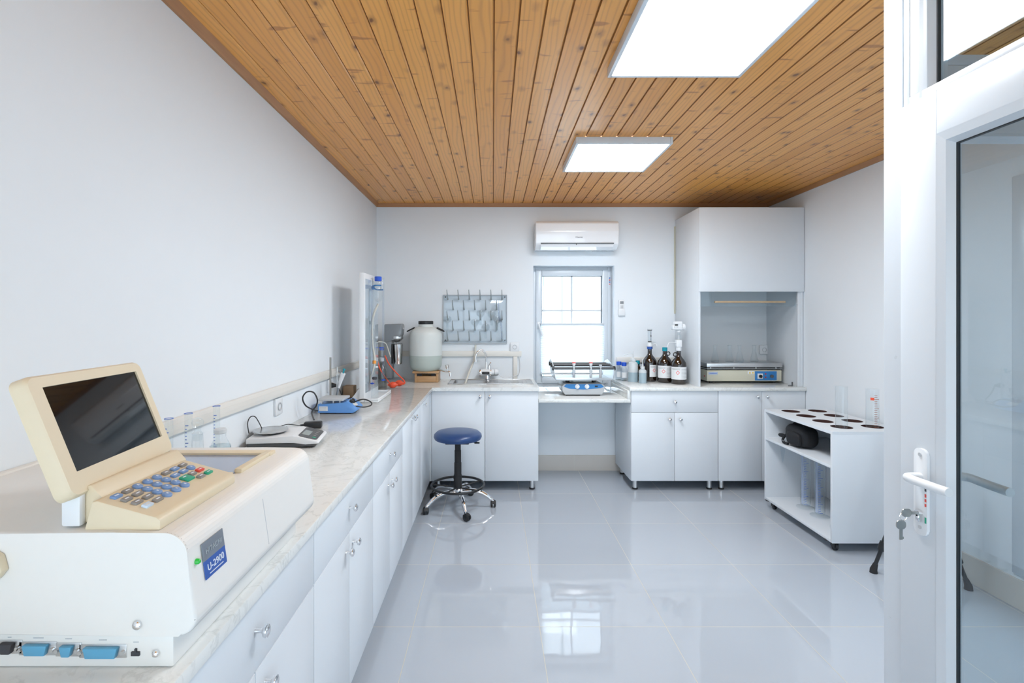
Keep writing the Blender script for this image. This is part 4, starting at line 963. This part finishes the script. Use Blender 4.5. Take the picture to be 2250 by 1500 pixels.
for x in (-.05,-.035,-.02):
    bm=nb(); cyl(bm,(x,-.0325,.212),.003,.004,10,'Y'); done('button',bm,'mgrey',t)
bm=nb(); lathe(bm,[(.024,.028),(.028,.032),(.028,.05),(.024,.054)],(0,0,.212),20,'X'); done('hand_wheel',bm,'white',t)
bm=nb(); tube(bm,[(-.026,0,.07),(-.06,-.01,.075),(-.095,-.02,.07),(-.105,-.02,.035)],.0035,8,6); done('discharge_tube',bm,'white',t)
t=thing('bottle_top_dispenser','clear glass bottle-top dispenser with dark scale on the leftmost big brown bottle','dispenser',(1.463,4.67,WT+.295))
bm=nb(); lathe(bm,[(.020,0),(.026,.006),(.026,.022),(.028,.026)],seg=24); done('collar',bm,'labelblue',t)
bm=nb(); lathe(bm,[(.024,.026),(.020,.05),(.014,.068)],seg=20); done('valve_block',bm,'white',t)
bm=nb(); cyl(bm,(0,0,.066),.016,.010,16); cyl(bm,(0,0,.172),.020,.007,18); done('clamp_ring',bm,'dgrey',t)
bm=nb(); cyl(bm,(0,0,.076),.017,.095,20); done('glass_cylinder',bm,'acryl',t)
bm=nb(); cyl(bm,(0,0,.18),.021,.010,20); done('top_cap',bm,'lgrey',t)
bm=nb(); box(bm,.004,.007,-.019,-.016,.08,.168); cyl(bm,(.0055,-.022,.125),.005,.008,10,'Y'); done('volume_scale',bm,'ink',t)
bm=nb(); tube(bm,[(.02,-.01,.048),(.05,-.03,.052),(.058,-.035,.03)],.004,8,5); done('spout',bm,'white',t)
t=thing('brown_glass_bottle','short brown bottle with teal cap half hidden behind the squeeze bottles','bottle',(1.372,4.745,WT))
bm=nb(); lathe(bm,[(.0005,0),(.045,0),(.048,.005),(.048,.10),(.036,.125),(.018,.14),(.017,.155)],seg=28); done('glass_body',bm,'amber',t); bm=nb(); cyl(bm,(0,0,.150),.021,.034,20,bev=.002); done('cap',bm,'teal',t)
def squeeze(label,x,y,r,h,lv,nz,liq):
    b=thing('wash_bottle',label,'bottle',(x,y,WT))
    bm=nb(); lathe(bm,[(.0005,0),(r*.93,0),(r,.004),(r,h*.80),(r*.9,h*.88),(r*.5,h*.93),(r*.48,h)],seg=28); done('plastic_body',bm,'squeeze',b)
    bm=nb(); lathe(bm,[(.0005,.002),(r*1.004,.004),(r*1.004,lv),(.0005,lv)],seg=28); done('liquid',bm,liq,b)
    bm=nb(); cyl(bm,(0,0,h*.96),r*.58,.022,22,bev=.002); done('cap',bm,'squeeze',b)
    bm=nb()
    if nz: tube(bm,[(0,0,h+.01),(0,0,h+.05),(-.01,0,h+.062),(-.05,0,h+.055),(-.085,0,h+.045)],.004,8,5)
    lathe(bm,[(r*.3,h+.012),(.004,h+.045),(.002,h+.085)],seg=10); done('nozzle',bm,'squeeze',b); return b
squeeze('larger translucent wash bottle with side nozzle on the right worktop',1.288,4.60,.043,.20,.09,True,'bluewater')
squeeze('small translucent squeeze bottle with pale blue liquid in front',1.346,4.50,.034,.135,.095,False,'bluewater')
for i,(lb,x,y,h) in enumerate((('clear laboratory bottle with bright blue cap, nearer the squeeze bottles',1.228,4.69,.150),('clear laboratory bottle with bright blue cap tucked behind, by the window edge',1.196,4.755,.152))):
    b=thing('laboratory_bottle',lb,'bottle',(x,y,WT),0)
    bm=nb(); lathe(bm,[(.0005,0),(.028,0),(.0305,.004),(.0305,.105),(.024,.125),(.018,.133),(.018,.15)],seg=26,caps=False); done('glass_body',bm,'acryl',b)
    bm=nb(); lathe(bm,[(.0310,.03),(.0310,.08)],seg=12,a0=-PI*.8,a1=-PI*.3,caps=False); done('print_panel',bm,'paper',b)
    bm=nb(); cyl(bm,(0,0,h-.012),.0235,.034,24,bev=.003); done('cap',bm,'blue',b)

# ------------------------------------------------------------------ stool
t=thing('lab_stool','round navy blue vinyl stool with black foot ring on five casters','stool',(-.272,3.885,0))
bm=nb(); lathe(bm,[(.0005,.520),(.150,.522),(.178,.530),(.187,.548),(.183,.566),(.165,.582),(.11,.592),(.0005,.594)],seg=56); done('seat',bm,'vinyl',t)
bm=nb(); box(bm,-.09,.09,-.09,.09,.505,.521,.004); tube(bm,[(.03,0,.512),(.12,-.03,.512),(.155,-.04,.508)],.006); box(bm,.13,.17,-.055,-.03,.503,.513,.003); done('mechanism',bm,'black',t)
bm=nb(); lathe(bm,[(.031,.145),(.031,.25),(.028,.252),(.028,.345),(.0255,.347),(.0255,.44),(.023,.442),(.023,.508)],seg=24); done('gas_lift_cover',bm,'rubber',t)
bm=nb(); torus(bm,(0,0,.172),.203,.0095,64,10); fr_=done('foot_ring',bm,'black',t)
for k in range(5):
    a=2*PI*k/5+.55; bm=nb(); tube(bm,[(.026*math.cos(a),.026*math.sin(a),.155),(.198*math.cos(a),.198*math.sin(a),.170)],.0065,8); done('ring_spoke',bm,'black',fr_)
bm=nb(); cyl(bm,(0,0,.095),.034,.055,24,bev=.006); done('hub',bm,'chrome',t)
angs=[math.atan2(3.60-3.885,-.19+.272),]
for k in range(5):
    a=angs[0]+2*PI*k/5; ca,sa=math.cos(a),math.sin(a)
    bm=nb(); pts=[(.02,.115),(.09,.128),(.16,.122),(.215,.098),(.255,.068),(.272,.056)]
    tube(bm,[(r*ca,r*sa,z) for r,z in pts],.015,12,4,radii=[.018,.018,.017,.016,.014,.012]); lg=done('leg',bm,'chrome',t)
    cx,cy=.275*ca,.275*sa; bm=nb(); cyl(bm,(cx,cy,.040),.006,.026,10); done('caster_stem',bm,'chrome',lg)
    ra=a+.7+k*.9; m=Matrix.Translation((cx+.010*math.cos(ra),cy+.010*math.sin(ra),.026))@Matrix.Rotation(ra,4,'Z')
    bm=nb()
    for s in (-1,1): lathe(bm,[(.0003,s*.004),(.024,s*.004),(.026,s*.008),(.025,s*.018),(.016,s*.022),(.0003,s*.022)],(0,0,0),20,'Y',mat=m)
    done('caster_wheel',bm,'black',lg)
    bm=nb(); lathe(bm,[(.027,-.015),(.029,-.013),(.029,.013),(.027,.015)],(0,0,.001),10,'Y',a0=0,a1=PI*.75,mat=m@Matrix.Rotation(-PI/2+.2,4,'Y')); done('caster_hood',bm,'black',lg)

# ------------------------------------------------------------------ trolley with holes, cylinders, bag, tripod
TX0,TX1,TY0,TY1,TZ0,TZ1=2.112,2.60,3.115,3.895,.062,.757
t=thing('cylinder_trolley','white wheeled trolley with eight round holes in its top','trolley',(TX0,TY0,0))
lx,ly=TX1-TX0,TY1-TY0; th=.018
bm=nb(); box(bm,0,lx,0,th,TZ0,TZ1-th,.001); done('end_panel',bm,'cab',t)
bm=nb(); box(bm,0,lx,ly-th,ly,TZ0,TZ1-th,.001); done('end_panel',bm,'cab',t)
bm=nb(); box(bm,lx-th,lx,th,ly-th,TZ0,TZ1-th); done('back_panel',bm,'cab',t)
bm=nb(); box(bm,0,lx-th,th,ly-th,TZ0,TZ0+th,.001); done('bottom_panel',bm,'cab',t)
bm=nb(); box(bm,0,lx-th,th,ly-th,.525,.543,.001); done('shelf',bm,'cab',t)
# top panel with real round holes
HC=[]; 
for j in range(4):
    yy=3.255+.185*j-TY0
    HC.append((.155,yy)); HC.append((.365,yy+.012))
def holed(x0,x1,y0,y1,z0,z1,holes,r):
    """grid of rectangles, each carrying one hole"""
    bm=nb(); N=32
    for rx0,rx1,ry0,ry1,(cx,cy) in holes:
        pts=[]
        for i in range(N):
            a=2*PI*i/N; ca,sa=math.cos(a),math.sin(a)
            s=min([(rx1-cx)/ca if ca>1e-9 else 9,(rx0-cx)/ca if ca<-1e-9 else 9,(ry1-cy)/sa if sa>1e-9 else 9,(ry0-cy)/sa if sa<-1e-9 else 9])
            pts.append((a,(cx+ca*r,cy+sa*r),(cx+ca*s,cy+sa*s)))
        corners=[(rx1,ry1),(rx0,ry1),(rx0,ry0),(rx1,ry0)]
        for z in (z0,z1):
            I=[bm.verts.new((*p[1],z)) for p in pts]; O=[bm.verts.new((*p[2],z)) for p in pts]
            for i in range(N):
                j=(i+1)%N; poly=[I[i],O[i]]
                p,q=pts[i][2],pts[j][2]
                for c in corners:
                    ac=math.atan2(c[1]-cy,c[0]-cx)%(2*PI); a=pts[i][0]; b=pts[j][0] if j else 2*PI
                    if a+1e-6<ac<b-1e-6: poly.append(bm.verts.new((*c,z)))
                poly+=[O[j],I[j]]; bm.faces.new(poly)
        I0=[bm.verts.new((*p[1],z0)) for p in pts]; I1=[bm.verts.new((*p[1],z1)) for p in pts]
        for i in range(N): bm.faces.new((I0[i],I0[(i+1)%N],I1[(i+1)%N],I1[i]))
    o=[(x0,y0),(x1,y0),(x1,y1),(x0,y1)]
    for i in range(4):
        a,b=o[i],o[(i+1)%4]; quad(bm,(*a,z0),(*b,z0),(*b,z1),(*a,z1))
    return bm
cells=[]; ys=[0]+[(3.255+.185*j+.185/2+.006-TY0) for j in range(3)]+[ly]
for j in range(4):
    cells.append((0,.26,ys[j],ys[j+1],HC[2*j])); cells.append((.26,lx,ys[j],ys[j+1],HC[2*j+1]))
done('top_panel',holed(0,lx,0,ly,TZ1-th,TZ1,cells,.063),'cab',t,smooth=False)
for cx,cy in HC:
    bm=nb(); lathe(bm,[(.0005,TZ1-.030),(.0622,TZ1-.030),(.0628,TZ1-.0006)],(cx,cy,0),32,caps=False); done('hole_liner',bm,'holebrown',t)
for x in (.05,lx-.05):
    for y in (.05,ly-.05):
        bm=nb(); box(bm,x-.022,x+.022,y-.022,y+.022,.056,.0618); box(bm,x-.014,x-.010,y-.016,y+.022,.020,.056); box(bm,x+.010,x+.014,y-.016,y+.022,.020,.056); c_=done('caster',bm,'black',t)
        bm=nb(); lathe(bm,[(.014,-.009),(.0225,-.008),(.0225,.008),(.014,.009)],(x,y+.0,.0225),18,'X'); done('caster_wheel',bm,'black',c_)
        bm=nb(); prism(bm,[(x-.012,y-.01,.050),(x-.012,y+.012,.050),(x-.060,y+.02,.062),(x-.062,y+.0,.060)],(0,0,.004)); done('brake_pedal',bm,'black',c_)
bx0_=TX0
def tw(i): return (TX0+HC[i][0],TY0+HC[i][1])
x,y=tw(0); mcyl('tall clear cylinder standing in the near left hole of the trolley top',(x,y,TZ1-.0298),.034,.295,marks=False)
x,y=tw(1); q=mcyl('tall glass cylinder with brown graduations in the near right hole of the trolley top',(x,y,TZ1-.0298),.036,.275,ink='brownink')
bm=nb(); lathe(bm,[(.0366,.205),(.0366,.222)],seg=10,a0=-PI*.80,a1=-PI*.62,caps=False); done('printed_mark',bm,'orange',q)
for i,(lb,yy) in enumerate((('measuring cylinder with blue scale inside the trolley, farthest of the three',3.66),('measuring cylinder with blue scale standing inside the trolley, middle one',3.50),('measuring cylinder with blue scale inside the trolley, nearest the end panel',3.29))):
    q=mcyl(lb,(2.285,yy,TZ0+th),.032,.43-.01*i,rotz=-.5,group='blue scale cylinders inside the trolley')
    bm=nb(); lathe(bm,[(.0324,.03),(.0324,.40)],seg=8,a0=-PI*.80,a1=-PI*.64,caps=False); done('printed_strip',bm,'strip',q)
bm=nb(); lathe(bm,[(.024,.12),(.022,.115),(.010,.02),(.002,-.03)],(2.20,3.80,.398),16); tag(done('plastic_funnel',bm,'acryl'),'narrow clear pointed tube hanging under the trolley shelf','funnel')
t=thing('camera_bag','black fabric camera bag lying on the trolley shelf','bag',(2.22,3.60,.543),math.radians(-88))
def blob(bm,rx,ry,rz,c,p=2.6,nu=28,nv=16,wob=0):
    rings=[]
    sg=lambda v,e: math.copysign(abs(v)**e,v)
    for i in range(1,nv):
        ph=-PI/2+PI*i/nv; ring=[]
        for j in range(nu):
            th_=2*PI*j/nu; e=2/p
            x=rx*sg(math.cos(ph),e)*sg(math.cos(th_),e); y=ry*sg(math.cos(ph),e)*sg(math.sin(th_),e); z=rz*sg(math.sin(ph),e)
            s=1+wob*math.sin(5*th_+3*ph)*math.cos(4*ph)
            ring.append(bm.verts.new(Vector((x*s,y*s,z*s))+Vector(c)))
        rings.append(ring)
    for a,b in zip(rings[:-1],rings[1:]):
        for j in range(nu): bm.faces.new((a[j],a[(j+1)%nu],b[(j+1)%nu],b[j]))
    bm.faces.new(list(reversed(rings[0]))); bm.faces.new(rings[-1]); return bm
bm=nb(); blob(bm,.125,.070,.078,(0,0,.079),3.0,wob=.02); done('bag_body',bm,'fabric',t)
bm=nb(); blob(bm,.075,.02,.048,(.02,-.070,.062),3.2,20,12); done('front_pocket',bm,'fabric',t)
bm=nb(); tube(bm,[(-.06,-.02,.150),(-.03,-.02,.166),(.03,-.02,.166),(.06,-.02,.150)],.007,8,5); done('carry_handle',bm,'fabric',t)
bm=nb(); blob(bm,.035,.018,.014,(-.150,-.05,.045),2.4,16,10); done('strap_end',bm,'fabric',t)
bm=nb(); tube(bm,[(-.125,-.03,.06),(-.10,-.075,.03),(-.07,-.085,.012),(-.03,-.08,.010)],.009,8,5); done('strap',bm,'fabric',t)
bm=nb(); torus(bm,(-.08,-.088,.016),.010,.0025,14,6,'Y'); done('strap_buckle',bm,'mgrey',t)
t=thing('camera_tripod','low black tripod behind the white door post, only its leg ends visible','tripod',(2.36,2.79,0))
bm=nb(); cyl(bm,(0,0,.50),.016,.22,16); cyl(bm,(0,0,.60),.035,.04,18,bev=.004); done('centre_column',bm,'black',t)
bm=nb(); cyl(bm,(0,0,.72),.03,.02,18); box(bm,-.035,.035,-.025,.025,.735,.755,.004); tube(bm,[(0,0,.73),(.06,-.08,.68)],.006); done('pan_head',bm,'black',t)
for fx,fy in ((2.19,2.88),(2.565,2.70),(2.30,2.60)):
    d=Vector((fx-2.36,fy-2.79,0)); top=Vector((d.x*.12,d.y*.12,.61)); foot=Vector((d.x,d.y,.02)); f=lambda s: top+(foot-top)*s
    bm=nb(); tube(bm,[f(0),f(.45)],.016,12); tube(bm,[f(.42),f(.50)],.021,12); tube(bm,[f(.48),f(.80)],.0125,12); tube(bm,[f(.72),f(.80)],.019,12); tube(bm,[f(.80),f(.97)],.010,12); lg=done('leg',bm,'black',t)
    bm=nb(); tube(bm,[f(.94),f(1.0),Vector((foot.x,foot.y,.0))],.017,12,radii=[.012,.018,.020]); done('rubber_foot',bm,'rubber',lg)

# ------------------------------------------------------------------ glazed partition with door (right foreground)
DX=1.17
bm=nb(); box(bm,DX,DX+.065,1.430,1.50,0,ZC,.003); box(bm,DX+.004,DX+.06,1.4255,1.431,0,ZC); struct('trim_4',bm,'upvc')
D_=sroot('door_1',(DX,.50,0))
def ringy(bm,y0,y1,z0,z1,t,x0,x1,bev):   # frame in the YZ plane
    box(bm,x0,x1,y0,y0+t,z0,z1,bev); box(bm,x0,x1,y1-t,y1,z0,z1,bev); box(bm,x0,x1,y0+t-.002,y1-t+.002,z0,z0+t,bev); box(bm,x0,x1,y0+t-.002,y1-t+.002,z1-t,z1,bev)
bm=nb(); ringy(bm,.03,.924,.012,2.058,.118,-.012,.055,.004); sash=dw('sash',bm,'upvc',D_) if False else done('sash',bm,'upvc',D_)
def bead(bm,y0,y1,z0,z1,xf):
    """sloping glazing bead all round, outer loop y0..z1 to inner loop 36 mm in"""
    k=.034; O=[(y0,z0),(y1,z0),(y1,z1),(y0,z1)]; I=[(y0+k,z0+k),(y1-k,z0+k),(y1-k,z1-k),(y0+k,z1-k)]
    for i in range(4):
        j=(i+1)%4; m1=[((O[q][0]*.35+I[q][0]*.65),(O[q][1]*.35+I[q][1]*.65)) for q in (i,j)]
        quad(bm,(xf,*O[i]),(xf,*O[j]),(xf+.006,*m1[1]),(xf+.006,*m1[0])); quad(bm,(xf+.006,*m1[0]),(xf+.006,*m1[1]),(xf+.024,*I[j]),(xf+.024,*I[i]))
bm=nb(); bead(bm,.146,.808,.128,1.942,-.0125); done('glazing_bead',bm,'upvc',D_)
bm=nb(); ringy(bm,.176,.778,.158,1.912,.006,.010,.018,0); done('glazing_seal',bm,'seal',D_)
bm=nb(); box(bm,.014,.018,.15,.80,.14,1.93); done('glass_pane',bm,'doorglass',D_)
py0,py1=.826,.868; yc=(py0+py1)/2
bm=nb(); prism(bm,[(-.0125,yc+a,.995+b) for a,b in rounded(.042,.232,.016)],(-.008,0,0),.0015); hp=done('lock_plate',bm,'white',D_)
for z in (1.095,.900):
    bm=nb(); cyl(bm,(-.0225,yc,z),.005,.002,12,'X'); done('screw',bm,'lgrey',hp)
for i,(a,b,mt) in enumerate(((1.018,1.013,'ink'),(1.009,1.001,'ink'),(.994,.985,'keyred'),(.981,.973,'keyred'),(.968,.960,'keyred'),(.932,.916,'keygreen'))):
    bm=nb(); box(bm,-.0211,-.0200,py0+.0015,py0+.0065,b,a); done('sticker',bm,mt,hp)
bm=nb(); tube(bm,[(-.018,yc,1.035),(-.050,yc,1.035),(-.060,yc-.012,1.035),(-.058,yc-.045,1.034),(-.052,yc-.12,1.034)],.0112,14,5); done('inner_handle',bm,'white',D_)
bm=nb(); prism(bm,[(.0555,yc+a,.995+b) for a,b in rounded(.042,.232,.016)],(.008,0,0),.0015); done('outer_plate',bm,'white',D_)
bm=nb(); tube(bm,[(.060,yc,1.035),(.095,yc,1.035),(.105,yc-.012,1.035),(.103,yc-.045,1.034),(.098,yc-.12,1.034)],.0112,14,5); done('outer_handle',bm,'white',D_)
bm=nb(); cyl(bm,(-.030,yc,.938),.0085,.012,16,'X'); box(bm,-.030,-.02,yc-.005,yc+.005,.915,.936,.002); done('lock_cylinder',bm,'chrome',D_)
t=thing('key_ring','bunch of two nickel keys hanging from the lock in the white door','keys',(DX-.030,.5+yc,.938))
bm=nb(); box(bm,-.014,0,-.0015,.0015,-.004,.004); prism(bm,[(-.014-.013+a*.9,-.0012,b) for a,b in rounded(.028,.022,.009)],(0,.0024,0)); done('key',bm,'key',t)
bm=nb(); torus(bm,(-.036,0,-.010),.010,.0010,20,6,'Y'); done('split_ring',bm,'chrome',t)
bm=nb(); prism(bm,[(-.042+a,-.0012,-.032+b) for a,b in rounded(.026,.024,.010)],(0,.0024,0)); box(bm,-.046,-.038,-.0012,.0012,-.072,-.043); box(bm,-.038,-.035,-.0012,.0012,-.070,-.064); done('key',bm,'key',t)
# transom light above the door
Wt=sroot('window_4',(DX,.50,2.062))
zt=ZC-2.062
bm=nb(); ringy(bm,.03,.926,.0,zt,.020,.0,.06,.002); box(bm,.001,.059,.850,.9065,.02,zt-.02,.003); done('window_frame',bm,'upvc',Wt)
bm=nb(); bead(bm,.050,.872,-.012,zt,-.002); done('glazing_bead',bm,'upvc',Wt)
bm=nb(); ringy(bm,.082,.842,.021,zt-.03,.006,.018,.026,0); done('glazing_seal',bm,'seal',Wt)
bm=nb(); box(bm,.024,.028,.05,.86,.01,zt-.02); done('glass_pane',bm,'doorglass',Wt)
bm=nb(); box(bm,DX,DX+.065,YR,.525,0,ZC,.003); struct('trim_5',bm,'upvc')
# cross beam of the enclosure, running to the right wall
bm=nb(); box(bm,DX+.066,XR,1.44,1.50,1.99,2.19,.003); box(bm,DX+.066,XR,1.438,1.502,1.984,1.9895); struct('trim_6',bm,'upvc')
bm=nb(); 
Wc=sroot('window_5',(DX+.066,1.47,2.19))
bm.free(); bm=nb(); ring(bm,0,XR-DX-.066,0,ZC-2.19,.03,-.03,.03,.002); done('window_frame',bm,'upvc',Wc)
bm=nb(); box(bm,.03,XR-DX-.096,-.003,.003,.03,ZC-2.22); done('glass_pane',bm,'glass',Wc)

# ------------------------------------------------------------------ groups of look-alikes
for o in list(C.objects):
    if o.parent is not None or 'label' not in o.keys() or 'group' in o.keys(): continue
    k=o.name.split('.')[0]; lb=o['label']
    if k=='base_cabinet': o['group']='base cabinets of the left run' if abs(o.rotation_euler.z)>1 else 'base cabinets along the back wall'
    elif k=='wall_socket': o['group']='white wall sockets'
    elif k=='hanging_flask': o['group']='glassware on the drying board'
    elif k=='burette': o['group']='burettes on the titration board'
    elif k=='automatic_burette_bottle': o['group']='dosing bottles beyond the titration board'
    elif k=='rubber_bulb_tube': o['group']='orange rubber bulbs on the left worktop'
    elif k=='laboratory_bottle': o['group']='blue-capped bottles on the right worktop'
    elif k=='brown_glass_bottle' and 'short' not in lb: o['group']='large brown bottles on the right worktop'
    elif k=='measuring_cylinder' and 'slim' in lb: o['group']='slim cylinders on the left worktop'
    elif k=='measuring_cylinder' and 'hole' in lb: o['group']='tall cylinders in the trolley top'
